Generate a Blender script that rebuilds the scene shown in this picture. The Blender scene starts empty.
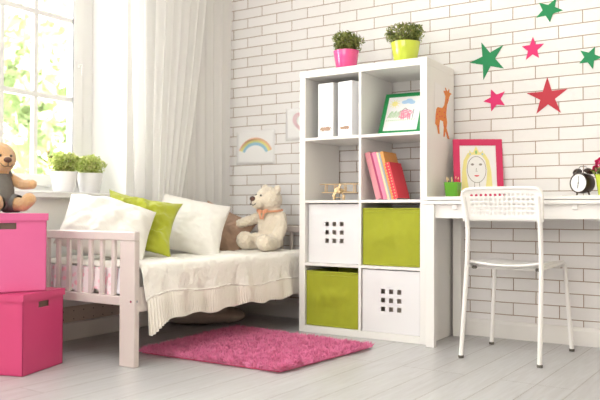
import bpy, bmesh, math, random
from mathutils import Vector, Matrix, Euler, noise
from mathutils.geometry import tessellate_polygon
C = bpy.context.scene
PI = math.pi
R = math.radians
random.seed(7)

# ------------------------------------------------------------------ helpers
def thing(name, label, cat, loc=(0, 0, 0), rotz=0.0, group=None):
    o = bpy.data.objects.new(name, None)
    C.collection.objects.link(o)
    o.empty_display_size = .05
    o.location = loc
    o.rotation_euler = (0, 0, rotz)
    o['label'] = label
    o['category'] = cat
    if group: o['group'] = group
    return o

def tag(o, label, cat, group=None, kind=None):
    o['label'] = label; o['category'] = cat
    if group: o['group'] = group
    if kind: o['kind'] = kind
    return o

def struct(o):
    o['kind'] = 'structure'
    return o

def obj(name, bm, mat, parent=None, smooth=None, recalc=True):
    if recalc:
        bmesh.ops.recalc_face_normals(bm, faces=bm.faces)
    me = bpy.data.meshes.new(name)
    if smooth is not None:
        for f in bm.faces: f.smooth = True
        if smooth < 180:
            for e in bm.edges:
                if len(e.link_faces) == 2 and e.calc_face_angle(0) > R(smooth): e.smooth = False
    bm.to_mesh(me); bm.free()
    me.materials.append(mat)
    o = bpy.data.objects.new(name, me)
    C.collection.objects.link(o)
    if parent is not None: o.parent = parent
    return o

def B(): return bmesh.new()

def box(bm, c, s, bev=0.0, M=None, seg=1):
    r = bmesh.ops.create_cube(bm, size=1.0)
    vs = r['verts']
    bmesh.ops.scale(bm, vec=Vector(s), verts=vs)
    if bev > 0:
        es = list({e for v in vs for e in v.link_edges})
        g = bmesh.ops.bevel(bm, geom=es, offset=bev, segments=seg, affect='EDGES', profile=.5)
        vs = list({v for f in g['faces'] for v in f.verts} | {v for v in vs if v.is_valid})
    T = Matrix.Translation(Vector(c))
    if M is not None: T = T @ M
    bmesh.ops.transform(bm, matrix=T, verts=vs)
    return vs

def rng(bm, x0, x1, y0, y1, z0, z1, bev=0.0, seg=1):
    return box(bm, ((x0+x1)/2, (y0+y1)/2, (z0+z1)/2), (x1-x0, y1-y0, z1-z0), bev, None, seg)

def tube(bm, pts, rad, n=10, cap=True):
    pts = [Vector(p) for p in pts]
    m = len(pts)
    rads = rad if isinstance(rad, (list, tuple)) else [rad]*m
    t0 = (pts[1]-pts[0]).normalized()
    ref = Vector((0, 0, 1)) if abs(t0.z) < .9 else Vector((1, 0, 0))
    u = t0.cross(ref).normalized()
    rings = []
    for i, p in enumerate(pts):
        if i == 0: t = pts[1]-pts[0]
        elif i == m-1: t = pts[-1]-pts[-2]
        else: t = (pts[i+1]-p).normalized()+(p-pts[i-1]).normalized()
        t.normalize()
        u = (u - t*u.dot(t)).normalized()
        w = t.cross(u)
        rings.append([bm.verts.new(p+(u*math.cos(a)+w*math.sin(a))*rads[i]) for a in [2*PI*k/n for k in range(n)]])
    for a, b in zip(rings, rings[1:]):
        for k in range(n): bm.faces.new((a[k], a[(k+1) % n], b[(k+1) % n], b[k]))
    if cap:
        bm.faces.new(rings[0][::-1]); bm.faces.new(rings[-1])

def roundpath(pts, r, n=5):
    """polyline with corners rounded by radius r"""
    pts = [Vector(p) for p in pts]
    out = [pts[0]]
    for i in range(1, len(pts)-1):
        a, b, c = pts[i-1], pts[i], pts[i+1]
        d1 = (a-b); d2 = (c-b)
        rr = min(r, d1.length*.48, d2.length*.48)
        p = b+d1.normalized()*rr; q = b+d2.normalized()*rr
        for k in range(n+1):
            t = k/n
            out.append(p*(1-t)**2+b*2*t*(1-t)+q*t*t)
    out.append(pts[-1])
    return out

def lathe(bm, prof, n=32, c=(0, 0, 0), M=None):
    rings = []
    for r, z in prof:
        r = max(r, 1e-4)
        rings.append([bm.verts.new((r*math.cos(2*PI*k/n), r*math.sin(2*PI*k/n), z)) for k in range(n)])
    for a, b in zip(rings, rings[1:]):
        for k in range(n): bm.faces.new((a[k], a[(k+1) % n], b[(k+1) % n], b[k]))
    bm.faces.new(rings[0][::-1]); bm.faces.new(rings[-1])
    vs = [v for q in rings for v in q]
    T = Matrix.Translation(Vector(c))
    if M is not None: T = T @ M
    bmesh.ops.transform(bm, matrix=T, verts=vs)

def ell(bm, c, s, M=None, sub=3):
    r = bmesh.ops.create_icosphere(bm, subdivisions=sub, radius=1.0)
    vs = r['verts']
    T = Matrix.Translation(Vector(c))
    if M is not None: T = T @ M
    T = T @ Matrix.Diagonal((s[0], s[1], s[2], 1))
    bmesh.ops.transform(bm, matrix=T, verts=vs)
    return vs

def prism(bm, pts, y0, y1):
    """polygon in XZ extruded along Y"""
    a = [bm.verts.new((p[0], y0, p[1])) for p in pts]
    b = [bm.verts.new((p[0], y1, p[1])) for p in pts]
    n = len(pts)
    for tri in tessellate_polygon([[Vector((p[0], p[1], 0)) for p in pts]]):
        if len(set(tri)) < 3: continue
        bm.faces.new([a[i] for i in tri]); bm.faces.new([b[i] for i in tri][::-1])
    for k in range(n): bm.faces.new((a[k], b[k], b[(k+1) % n], a[(k+1) % n]))

def stroke(bm, pts, w, y0, y1):
    """flat drawn line in the XZ plane"""
    for p, q in zip(pts, pts[1:]):
        dx, dz = q[0]-p[0], q[1]-p[1]
        L = math.hypot(dx, dz) or 1e-6
        nx, nz = -dz/L*w/2, dx/L*w/2
        ex, ez = dx/L*w*.3, dz/L*w*.3
        prism(bm, [(p[0]+nx-ex, p[1]+nz-ez), (q[0]+nx+ex, q[1]+nz+ez), (q[0]-nx+ex, q[1]-nz+ez), (p[0]-nx-ex, p[1]-nz-ez)], y0, y1)

def arc(cx, cz, rx, rz, a0, a1, n=16):
    return [(cx+rx*math.cos(R(a0+(a1-a0)*k/n)), cz+rz*math.sin(R(a0+(a1-a0)*k/n))) for k in range(n+1)]

def grid(bm, nu, nv, f):
    V = [[bm.verts.new(f(i/nu, j/nv)) for j in range(nv+1)] for i in range(nu+1)]
    for i in range(nu):
        for j in range(nv):
            bm.faces.new((V[i][j], V[i+1][j], V[i+1][j+1], V[i][j+1]))
    return V

def solidify(o, t, off=-1):
    m = o.modifiers.new('thickness', 'SOLIDIFY'); m.thickness = t; m.offset = off
def nz(x, y, z=0.0): return noise.noise(Vector((x, y, z)))

def islands(name, bm, m_, parent):
    # each separate piece of a drawing becomes a part of its own
    bm.verts.index_update(); seen = set(); n = 0
    for v0 in bm.verts:
        if v0 in seen: continue
        st = [v0]; seen.add(v0); comp = []
        while st:
            v = st.pop(); comp.append(v)
            for e in v.link_edges:
                o_ = e.other_vert(v)
                if o_ not in seen: seen.add(o_); st.append(o_)
        b = B(); mp = {v: b.verts.new(v.co) for v in comp}
        for f in {f for v in comp for f in v.link_faces}: b.faces.new([mp[v] for v in f.verts])
        obj(name, b, m_, parent)
    bm.free()

# ------------------------------------------------------------------ materials
def mat(name, col, rough=.5, bump=0.0, bscale=60.0, var=0.0, vscale=6.0, spec=.5, sheen=0.0, coat=0.0, metal=0.0, sub=0.0):
    m = bpy.data.materials.new(name); m.use_nodes = True
    nt = m.node_tree; N = nt.nodes; L = nt.links
    p = N['Principled BSDF']
    p.inputs['Base Color'].default_value = (*col, 1)
    p.inputs['Roughness'].default_value = rough
    p.inputs['Specular IOR Level'].default_value = spec
    p.inputs['Metallic'].default_value = metal
    if sheen: p.inputs['Sheen Weight'].default_value = sheen
    if coat: p.inputs['Coat Weight'].default_value = coat; p.inputs['Coat Roughness'].default_value = .08
    if sub:
        p.inputs['Subsurface Weight'].default_value = sub
        p.inputs['Subsurface Radius'].default_value = (.02, .012, .008)
    tc = N.new('ShaderNodeTexCoord')
    if var:
        n = N.new('ShaderNodeTexNoise'); n.inputs['Scale'].default_value = vscale; n.inputs['Detail'].default_value = 4
        L.new(tc.outputs['Object'], n.inputs['Vector'])
        mx = N.new('ShaderNodeMix'); mx.data_type = 'RGBA'
        mx.inputs[6].default_value = (*[max(0, c*(1-var)) for c in col], 1)
        mx.inputs[7].default_value = (*[min(1, c*(1+var)) for c in col], 1)
        L.new(n.outputs['Fac'], mx.inputs[0]); L.new(mx.outputs[2], p.inputs['Base Color'])
    if bump:
        n2 = N.new('ShaderNodeTexNoise'); n2.inputs['Scale'].default_value = bscale; n2.inputs['Detail'].default_value = 3
        L.new(tc.outputs['Object'], n2.inputs['Vector'])
        b = N.new('ShaderNodeBump'); b.inputs['Strength'].default_value = bump; b.inputs['Distance'].default_value = .01
        L.new(n2.outputs['Fac'], b.inputs['Height']); L.new(b.outputs['Normal'], p.inputs['Normal'])
    return m

def brick_mat():
    m = bpy.data.materials.new('white_brick'); m.use_nodes = True
    nt = m.node_tree; N = nt.nodes; L = nt.links
    p = N['Principled BSDF']; p.inputs['Roughness'].default_value = .55
    tc = N.new('ShaderNodeTexCoord'); sx = N.new('ShaderNodeSeparateXYZ'); cx = N.new('ShaderNodeCombineXYZ')
    L.new(tc.outputs['Object'], sx.inputs[0])
    ax = N.new('ShaderNodeMath'); ax.operation = 'ADD'; ax.inputs[1].default_value = 10+BRX
    az = N.new('ShaderNodeMath'); az.operation = 'ADD'; az.inputs[1].default_value = 2*BRH*10+BRZ
    L.new(sx.outputs[0], ax.inputs[0]); L.new(sx.outputs[2], az.inputs[0])
    L.new(ax.outputs[0], cx.inputs[0]); L.new(az.outputs[0], cx.inputs[1])
    # slight hand-laid waviness
    b = N.new('ShaderNodeTexBrick')
    b.offset = .5; b.offset_frequency = 2; b.squash = 1
    for k, v in (('Scale', 1.0), ('Mortar Size', .0026), ('Mortar Smooth', .25), ('Bias', 0.0), ('Brick Width', BRW), ('Row Height', BRH)):
        b.inputs[k].default_value = v
    b.inputs['Color1'].default_value = (.88, .86, .85, 1)
    b.inputs['Color2'].default_value = (.83, .81, .795, 1)
    b.inputs['Mortar'].default_value = (.40, .29, .22, 1)
    wn = N.new('ShaderNodeTexNoise'); wn.inputs['Scale'].default_value = 5.0
    L.new(tc.outputs['Object'], wn.inputs['Vector'])
    ws = N.new('ShaderNodeVectorMath'); ws.operation = 'SCALE'; ws.inputs['Scale'].default_value = .005
    L.new(wn.outputs['Color'], ws.inputs[0])
    wa = N.new('ShaderNodeVectorMath'); wa.operation = 'ADD'
    L.new(cx.outputs[0], wa.inputs[0]); L.new(ws.outputs[0], wa.inputs[1])
    L.new(wa.outputs[0], b.inputs['Vector'])
    L.new(b.outputs['Color'], p.inputs['Base Color'])
    n = N.new('ShaderNodeTexNoise'); n.inputs['Scale'].default_value = 26; n.inputs['Detail'].default_value = 6; n.inputs['Roughness'].default_value = .6
    L.new(tc.outputs['Object'], n.inputs['Vector'])
    inv = N.new('ShaderNodeMath'); inv.operation = 'MULTIPLY_ADD'; inv.inputs[1].default_value = -1.3; inv.inputs[2].default_value = 1.0
    L.new(b.outputs['Fac'], inv.inputs[0])
    ad = N.new('ShaderNodeMath'); ad.operation = 'MULTIPLY_ADD'; ad.inputs[1].default_value = .75
    L.new(n.outputs['Fac'], ad.inputs[0]); L.new(inv.outputs[0], ad.inputs[2])
    bp = N.new('ShaderNodeBump'); bp.inputs['Strength'].default_value = .55; bp.inputs['Distance'].default_value = .012
    L.new(ad.outputs[0], bp.inputs['Height']); L.new(bp.outputs['Normal'], p.inputs['Normal'])
    return m

BRW, BRH, BRX, BRZ = .2365, .0660, -.0335, .003

def floor_mat():
    m = bpy.data.materials.new('white_floorboards'); m.use_nodes = True
    nt = m.node_tree; N = nt.nodes; L = nt.links
    p = N['Principled BSDF']
    tc = N.new('ShaderNodeTexCoord')
    mp = N.new('ShaderNodeMapping'); mp.inputs['Rotation'].default_value = (0, 0, R(90+2.4))
    mp.inputs['Location'].default_value = (20, 20.02, 0)
    L.new(tc.outputs['Object'], mp.inputs['Vector'])
    b = N.new('ShaderNodeTexBrick'); b.offset = .37; b.offset_frequency = 3
    for k, v in (('Scale', 1.0), ('Mortar Size', .0016), ('Mortar Smooth', .3), ('Bias', 0.0), ('Brick Width', 1.9), ('Row Height', .145)):
        b.inputs[k].default_value = v
    b.inputs['Color1'].default_value = (.575, .57, .575, 1)
    b.inputs['Color2'].default_value = (.535, .525, .53, 1)
    b.inputs['Mortar'].default_value = (.27, .22, .19, 1)
    L.new(mp.outputs[0], b.inputs['Vector'])
    # wood grain
    mg = N.new('ShaderNodeMapping'); mg.inputs['Scale'].default_value = (1.2, 14, 1)
    L.new(mp.outputs[0], mg.inputs['Vector'])
    n = N.new('ShaderNodeTexNoise'); n.inputs['Scale'].default_value = 3.5; n.inputs['Detail'].default_value = 6; n.inputs['Distortion'].default_value = 1.2
    L.new(mg.outputs[0], n.inputs['Vector'])
    cr = N.new('ShaderNodeValToRGB')
    cr.color_ramp.elements[0].position = .3; cr.color_ramp.elements[0].color = (.86, .84, .82, 1)
    cr.color_ramp.elements[1].position = .65; cr.color_ramp.elements[1].color = (1, 1, 1, 1)
    L.new(n.outputs['Fac'], cr.inputs['Fac'])
    mx = N.new('ShaderNodeMix'); mx.data_type = 'RGBA'; mx.blend_type = 'MULTIPLY'; mx.inputs[0].default_value = .9
    L.new(b.outputs['Color'], mx.inputs[6]); L.new(cr.outputs['Color'], mx.inputs[7])
    L.new(mx.outputs[2], p.inputs['Base Color'])
    p.inputs['Roughness'].default_value = .33
    bp = N.new('ShaderNodeBump'); bp.inputs['Strength'].default_value = .25; bp.inputs['Distance'].default_value = .004
    inv = N.new('ShaderNodeMath'); inv.operation = 'MULTIPLY_ADD'; inv.inputs[1].default_value = -2.0; inv.inputs[2].default_value = 1.0
    L.new(b.outputs['Fac'], inv.inputs[0])
    ad = N.new('ShaderNodeMath'); ad.operation = 'MULTIPLY_ADD'; ad.inputs[1].default_value = .35
    L.new(n.outputs['Fac'], ad.inputs[0]); L.new(inv.outputs[0], ad.inputs[2])
    L.new(ad.outputs[0], bp.inputs['Height']); L.new(bp.outputs['Normal'], p.inputs['Normal'])
    return m

def sheer_mat(name, trans):
    m = bpy.data.materials.new(name); m.use_nodes = True
    nt = m.node_tree; N = nt.nodes; L = nt.links
    N.remove(N['Principled BSDF'])
    out = N['Material Output']
    t = N.new('ShaderNodeBsdfTransparent'); d = N.new('ShaderNodeBsdfDiffuse'); tl = N.new('ShaderNodeBsdfTranslucent')
    d.inputs['Color'].default_value = (.97, .962, .95, 1); tl.inputs['Color'].default_value = (.97, .962, .95, 1)
    a = N.new('ShaderNodeMixShader'); a.inputs[0].default_value = .5
    L.new(d.outputs[0], a.inputs[1]); L.new(tl.outputs[0], a.inputs[2])
    b = N.new('ShaderNodeMixShader'); b.inputs[0].default_value = trans
    L.new(a.outputs[0], b.inputs[1]); L.new(t.outputs[0], b.inputs[2])
    L.new(b.outputs[0], out.inputs['Surface'])
    return m

def glass_mat():
    m = bpy.data.materials.new('window_glass'); m.use_nodes = True
    nt = m.node_tree; N = nt.nodes; L = nt.links
    N.remove(N['Principled BSDF']); out = N['Material Output']
    t = N.new('ShaderNodeBsdfTransparent'); g = N.new('ShaderNodeBsdfGlossy'); g.inputs['Roughness'].default_value = .02
    f = N.new('ShaderNodeFresnel'); f.inputs['IOR'].default_value = 1.3
    mx = N.new('ShaderNodeMixShader')
    L.new(f.outputs[0], mx.inputs[0]); L.new(t.outputs[0], mx.inputs[1]); L.new(g.outputs[0], mx.inputs[2])
    L.new(mx.outputs[0], out.inputs['Surface'])
    return m

def leaf_mat(name, c1, c2):
    m = bpy.data.materials.new(name); m.use_nodes = True
    nt = m.node_tree; N = nt.nodes; L = nt.links
    p = N['Principled BSDF']; p.inputs['Roughness'].default_value = .5
    tc = N.new('ShaderNodeTexCoord'); n = N.new('ShaderNodeTexNoise'); n.inputs['Scale'].default_value = 45; n.inputs['Detail'].default_value = 2
    L.new(tc.outputs['Object'], n.inputs['Vector'])
    cr = N.new('ShaderNodeValToRGB')
    cr.color_ramp.elements[0].position = .38; cr.color_ramp.elements[0].color = (*c1, 1)
    cr.color_ramp.elements[1].position = .62; cr.color_ramp.elements[1].color = (*c2, 1)
    L.new(n.outputs['Fac'], cr.inputs['Fac']); L.new(cr.outputs[0], p.inputs['Base Color'])
    tl = N.new('ShaderNodeBsdfTranslucent'); L.new(cr.outputs[0], tl.inputs['Color'])
    mx = N.new('ShaderNodeMixShader'); mx.inputs[0].default_value = .35
    L.new(p.outputs[0], mx.inputs[1]); L.new(tl.outputs[0], mx.inputs[2])
    L.new(mx.outputs[0], N['Material Output'].inputs['Surface'])
    return m

def gingham_mat(name, c1, c2, sc):
    m = bpy.data.materials.new(name); m.use_nodes = True
    nt = m.node_tree; N = nt.nodes; L = nt.links
    p = N['Principled BSDF']; p.inputs['Roughness'].default_value = .85
    tc = N.new('ShaderNodeTexCoord'); v = N.new('ShaderNodeTexVoronoi'); v.inputs['Scale'].default_value = sc
    L.new(tc.outputs['Object'], v.inputs['Vector'])
    cr = N.new('ShaderNodeValToRGB')
    cr.color_ramp.elements[0].position = .25; cr.color_ramp.elements[0].color = (*c1, 1)
    cr.color_ramp.elements[1].position = .5; cr.color_ramp.elements[1].color = (*c2, 1)
    L.new(v.outputs['Distance'], cr.inputs['Fac']); L.new(cr.outputs[0], p.inputs['Base Color'])
    return m

def dots_mat(name, base, dot, sc, rad):
    """printed polka dots"""
    m = bpy.data.materials.new(name); m.use_nodes = True
    nt = m.node_tree; N = nt.nodes; L = nt.links
    p = N['Principled BSDF']; p.inputs['Roughness'].default_value = .5
    tc = N.new('ShaderNodeTexCoord'); v = N.new('ShaderNodeTexVoronoi'); v.inputs['Scale'].default_value = sc; v.inputs['Randomness'].default_value = 0
    L.new(tc.outputs['Object'], v.inputs['Vector'])
    lt = N.new('ShaderNodeMath'); lt.operation = 'LESS_THAN'; lt.inputs[1].default_value = rad
    L.new(v.outputs['Distance'], lt.inputs[0])
    mx = N.new('ShaderNodeMix'); mx.data_type = 'RGBA'
    mx.inputs[6].default_value = (*base, 1); mx.inputs[7].default_value = (*dot, 1)
    L.new(lt.outputs[0], mx.inputs[0]); L.new(mx.outputs[2], p.inputs['Base Color'])
    return m

M = dict(
    white=mat('white_lacquer', (.86, .84, .81), .35),
    chairwhite=mat('chair_white', (.90, .88, .85), .3),
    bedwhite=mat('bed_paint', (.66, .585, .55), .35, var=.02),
    wallwhite=mat('white_plaster', (.88, .865, .84), .7, bump=.08, bscale=40),
    framewhite=mat('window_paint', (.80, .79, .775), .35),
    insert=mat('insert_white', (.83, .82, .83), .4),
    darkhole=mat('box_inside', (.20, .14, .11), .8),
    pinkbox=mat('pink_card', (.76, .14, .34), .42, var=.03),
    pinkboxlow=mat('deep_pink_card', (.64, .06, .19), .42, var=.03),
    lime=mat('lime_fabric', (.36, .385, .014), .8, bump=.25, bscale=300, var=.12, vscale=14, sheen=.2),
    limep=mat('lime_cushion', (.40, .43, .02), .75, bump=.2, bscale=250, var=.1, vscale=10, sheen=.3),
    cotton=mat('white_cotton', (.88, .855, .80), .85, bump=.15, bscale=120, var=.02),
    spread=mat('cream_coverlet', (.92, .885, .82), .9, bump=1.0, bscale=34, var=.03),
    ruffle=mat('cream_ruffle', (.90, .85, .77), .9, bump=.2, bscale=150, var=.03),
    tan=mat('brown_cushion', (.42, .28, .20), .85, bump=.3, bscale=250, var=.1),
    plush=mat('cream_plush', (.93, .82, .66), .95, bump=.9, bscale=140, var=.08, vscale=40, sheen=.6),
    teddy=mat('tan_plush', (.78, .46, .22), .95, bump=.9, bscale=150, var=.12, vscale=40, sheen=.5),
    grey=mat('grey_fabric', (.20, .185, .17), .9, bump=.3, bscale=300, var=.15, vscale=60),
    gasket=mat('grey_gasket', (.30, .30, .32), .6),
    nose=mat('brown_nose', (.12, .05, .035), .35),
    dark=mat('dark_brown', (.06, .035, .03), .4),
    ribbon=mat('peach_ribbon', (.80, .38, .22), .6),
    pinkpot=mat('pink_ceramic', (.90, .10, .33), .15, coat=.5),
    limepot=mat('lime_ceramic', (.62, .72, .07), .15, coat=.5),
    whitepot=mat('white_ceramic', (.86, .85, .85), .25),
    soil=mat('soil', (.06, .04, .03), 1.0),
    twig=mat('twig', (.22, .14, .07), .8),
    green=mat('green_frame', (.008, .25, .065), .4),
    paper=mat('paper', (.88, .87, .86), .8),
    pinkframe=mat('pink_frame', (.66, .028, .125), .35),
    cup=mat('green_plastic', (.13, .42, .02), .35),
    stargreen=mat('green_star', (.006, .25, .085), .6),
    starpink=mat('pink_star', (.76, .022, .17), .6),
    starred=mat('red_star', (.55, .03, .055), .6),
    orange=mat('orange_paint', (.80, .26, .06), .7, var=.1, vscale=60),
    wood=mat('light_wood', (.88, .64, .36), .5, var=.15, vscale=30),
    clockd=mat('dark_metal', (.045, .025, .02), .3, metal=.3),
    chrome=mat('steel', (.6, .6, .6), .25, metal=1.0),
    rubber=mat('grey_rubber', (.13, .12, .10), .7),
    rug=mat('pink_pile', (.86, .20, .39), .95, var=.35, vscale=40, sheen=.3),
    rugbase=mat('pink_rug_backing', (.65, .10, .19), 1.0),
    stone=mat('grey_bag', (.34, .27, .23), .9, var=.1),
    warmwall=mat('warm_plaster', (.84, .72, .62), .8),  # warm tone chosen so the unseen walls bounce warm light into the shade
    panel=mat('painted_panel', (.62, .53, .46), .6),
    crayY=mat('yellow_crayon', (.88, .80, .32), .8), crayB=mat('blue_crayon', (.36, .62, .74), .8),
    crayP=mat('pink_crayon', (.90, .28, .42), .8), crayG=mat('green_crayon', (.30, .55, .20), .8),
    crayO=mat('orange_crayon', (.88, .55, .38), .8), crayK=mat('grey_pencil', (.32, .28, .26), .8),
    crayS=mat('sky_crayon', (.45, .65, .85), .8), pale=mat('pale_pink', (.93, .68, .72), .8),
    gold=mat('straw_yellow', (.86, .78, .32), .8), red=mat('red_plain', (.75, .06, .08), .6),
)
M['brick'] = brick_mat(); M['floor'] = floor_mat(); M['glass'] = glass_mat()
M['boxleaf'] = leaf_mat('boxwood_leaf', (.11, .15, .03), (.40, .42, .12))
M['limeleaf'] = leaf_mat('lime_leaf', (.36, .46, .08), (.74, .78, .32))
M['treeleaf'] = leaf_mat('tree_leaf', (.38, .45, .24), (.52, .57, .38))
M['pinkcloth'] = gingham_mat('pink_print', (.92, .50, .58), (.88, .76, .78), 38)
M['lilac'] = mat('pale_sheet', (.80, .76, .80), .85, var=.03)

# ------------------------------------------------------------------ setting
XW = -1.62          # window wall
YB = .03            # brick wall
WY0, WY1, WZ0, WZ1 = -2.45, -.90, .745, 2.40
bm = B(); rng(bm, -2.05, 3.2, -6.0, YB+.25, -.12, 0.0)
struct(obj('floor', bm, M['floor']))
bm = B(); rng(bm, -2.05, 3.2, YB, YB+.25, 0, 2.75)
struct(obj('wall_back', bm, M['brick']))
bm = B()
rng(bm, XW-.38, XW, WY1, YB, 0, 2.75)
rng(bm, XW-.38, XW, -3.0, WY0, 0, 2.75)
rng(bm, XW-.38, XW, -6.0, -5.2, 0, 2.75)
rng(bm, XW-.38, XW, -5.2, -3.0, 0, WZ0)
rng(bm, XW-.38, XW, -5.2, -3.0, WZ1, 2.75)  # gap left here for the added side fill window
rng(bm, XW-.38, XW, WY0, WY1, 0, WZ0)
rng(bm, XW-.38, XW, WY0, WY1, WZ1, 2.75)
struct(obj('wall_left', bm, M['wallwhite']))
bm = B(); rng(bm, 3.2, 3.35, -6.0, YB+.25, 0, 2.75)
struct(obj('wall_right', bm, M['warmwall']))
bm = B(); rng(bm, -2.05, -1.2, -6.15, -6.0, 0, 2.75); rng(bm, 2.4, 3.35, -6.15, -6.0, 0, 2.75)
rng(bm, -1.2, 2.4, -6.15, -6.0, 0, .7); rng(bm, -1.2, 2.4, -6.15, -6.0, 2.4, 2.75)  # opening left for the added fill window behind the camera
struct(obj('wall_front', bm, M['warmwall']))
bm = B(); rng(bm, -2.05, 3.35, -6.15, YB+.25, 2.75, 2.9)
struct(obj('ceiling', bm, M['wallwhite']))
bm = B(); prism(bm, [(0, 0), (-.016, 0), (-.016, .075), (-.010, .088), (-.004, .093), (0, .093)], 0, 4.84)
ob = obj('baseboard_back', bm, M['white']); struct(ob)
for v in ob.data.vertices:
    x, y, z = v.co; v.co = (XW+y, YB+x-.0002, z+.0006)
bm = B(); rng(bm, XW, XW+.014, -5.9, YB-.02, 0.0006, .09, .003)
struct(obj('baseboard_left', bm, M['white']))
# perforated trim under the window, low behind the bed
bm = B(); rng(bm, XW, XW+.012, -1.56, -.1, .095, .175, .002)
ob = obj('trim_1', bm, M['panel']); struct(ob)
bm = B()
for k in range(22):
    for z in (.110, .152):
        rng(bm, XW+.0121, XW+.0135, -1.54+k*.066, -1.535+k*.066, z-.0025, z+.0025)
obj('holes', bm, M['dark'], ob)

# window
w = bpy.data.objects.new('window_1', None); C.collection.objects.link(w); w['kind'] = 'structure'
bm = B()
fx0, fx1 = XW-.345, XW-.285
rng(bm, fx0, fx1, WY0, WY0+.06, WZ0+.03, WZ1, .004)
rng(bm, fx0, fx1, WY1-.09, WY1, WZ0+.03, WZ1, .004)
rng(bm, fx0, fx1, WY0, WY1, WZ1-.06, WZ1, .004)
rng(bm, fx0, fx1, WY0, WY1, WZ0+.028, WZ0+.075, .004)
obj('window_frame', bm, M['framewhite'], w)
sx0, sx1 = XW-.335, XW-.27
mid = -1.72
for (a, b) in ((WY0+.05, mid-.003), (mid+.003, WY1-.085)):
    bm = B()
    rng(bm, sx0, sx1, a, a+.065, WZ0+.07, WZ1-.05, .005)
    rng(bm, sx0, sx1, b-.065, b, WZ0+.07, WZ1-.05, .005)
    rng(bm, sx0, sx1, a, b, WZ0+.065, WZ0+.13, .005)
    rng(bm, sx0, sx1, a, b, WZ1-.11, WZ1-.05, .005)
    s = obj('window_sash', bm, M['framewhite'], w)
    bm = B()
    for z in (1.314, 1.768, 2.2):
        rng(bm, sx0+.02, sx1-.012, a+.06, b-.06, z-.015, z+.015, .003)
    for k in (1, 2):
        y = a+(b-a)*k/3
        if b > mid+.1: y = (-1.295, -1.505)[k-1]
        rng(bm, sx0+.022, sx1-.014, y-.014, y+.014, WZ0+.12, WZ1-.1, .003)
    obj('glazing_bar', bm, M['framewhite'], s)
    bm = B(); rng(bm, sx0+.03, sx0+.034, a+.06, b-.06, WZ0+.12, WZ1-.1)
    obj('window_pane', bm, M['glass'], s)
    bm = B(); rng(bm, sx1-.012, sx1-.004, b-.0695, b-.0655, WZ0+.131, WZ1-.111); obj('gasket', bm, M['gasket'], s)
bm = B(); rng(bm, XW-.34, XW+.045, WY0+.002, WY1+.07, WZ0+.001, WZ0+.028, .004)
# notch the sill so that it stays inside the reveal
for v in bm.verts:
    if v.co.x < XW-.2 and v.co.y > WY1-.02: v.co.y = WY1-.002
bm2 = B(); bm.free(); bm2.free()
bm = B(); rng(bm, XW-.34, XW+.002, WY0+.002, WY1-.002, WZ0+.001, WZ0+.028, .003)
rng(bm, XW+.0015, XW+.045, WY0-.06, WY1+.07, WZ0-.006, WZ0+.028, .005)
obj('window_sill', bm, M['framewhite'], w)
bm = B(); rng(bm, sx1, sx1+.012, -1.026, -1.010, 1.50, 1.54, .003); tube(bm, [(sx1+.012, -1.018, 1.52), (sx1+.03, -1.018, 1.52), (sx1+.03, -1.018, 1.46)], .005, 8)
obj('window_handle', bm, M['framewhite'], w, 40)

w2 = bpy.data.objects.new('fill_window_side', None); C.collection.objects.link(w2); w2['kind'] = 'structure'  # added unseen window, put in so soft side light can enter
bm = B()
rng(bm, fx0, fx1, -5.199, -5.13, WZ0+.001, WZ1-.001, .004); rng(bm, fx0, fx1, -3.07, -3.001, WZ0+.001, WZ1-.001, .004)
rng(bm, fx0, fx1, -5.13, -3.07, WZ1-.07, WZ1-.001, .004); rng(bm, fx0, fx1, -5.13, -3.07, WZ0+.001, WZ0+.07, .004)
rng(bm, fx0, fx1, -4.14, -4.06, WZ0+.07, WZ1-.07, .004)
obj('window_frame', bm, M['framewhite'], w2)
bm = B(); rng(bm, fx0+.03, fx0+.034, -5.13, -3.07, WZ0+.07, WZ1-.07)
obj('window_pane', bm, M['glass'], w2)

w3 = bpy.data.objects.new('fill_window_rear', None); C.collection.objects.link(w3); w3['kind'] = 'structure'  # added unseen window behind the camera, put in for frontal fill
bm = B()
for a_, b_ in ((-1.199, -1.13), (.56, .64), (2.33, 2.399)): rng(bm, a_, b_, -6.12, -6.06, .701, 2.399, .004)
for a_, b_ in ((-1.13, .56), (.64, 2.33)): rng(bm, a_, b_, -6.12, -6.06, .701, .77, .004); rng(bm, a_, b_, -6.12, -6.06, 2.33, 2.399, .004)
obj('window_frame', bm, M['framewhite'], w3)
bm = B(); rng(bm, -1.13, 2.33, -6.095, -6.091, .77, 2.33)
obj('window_pane', bm, M['glass'], w3)

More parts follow.
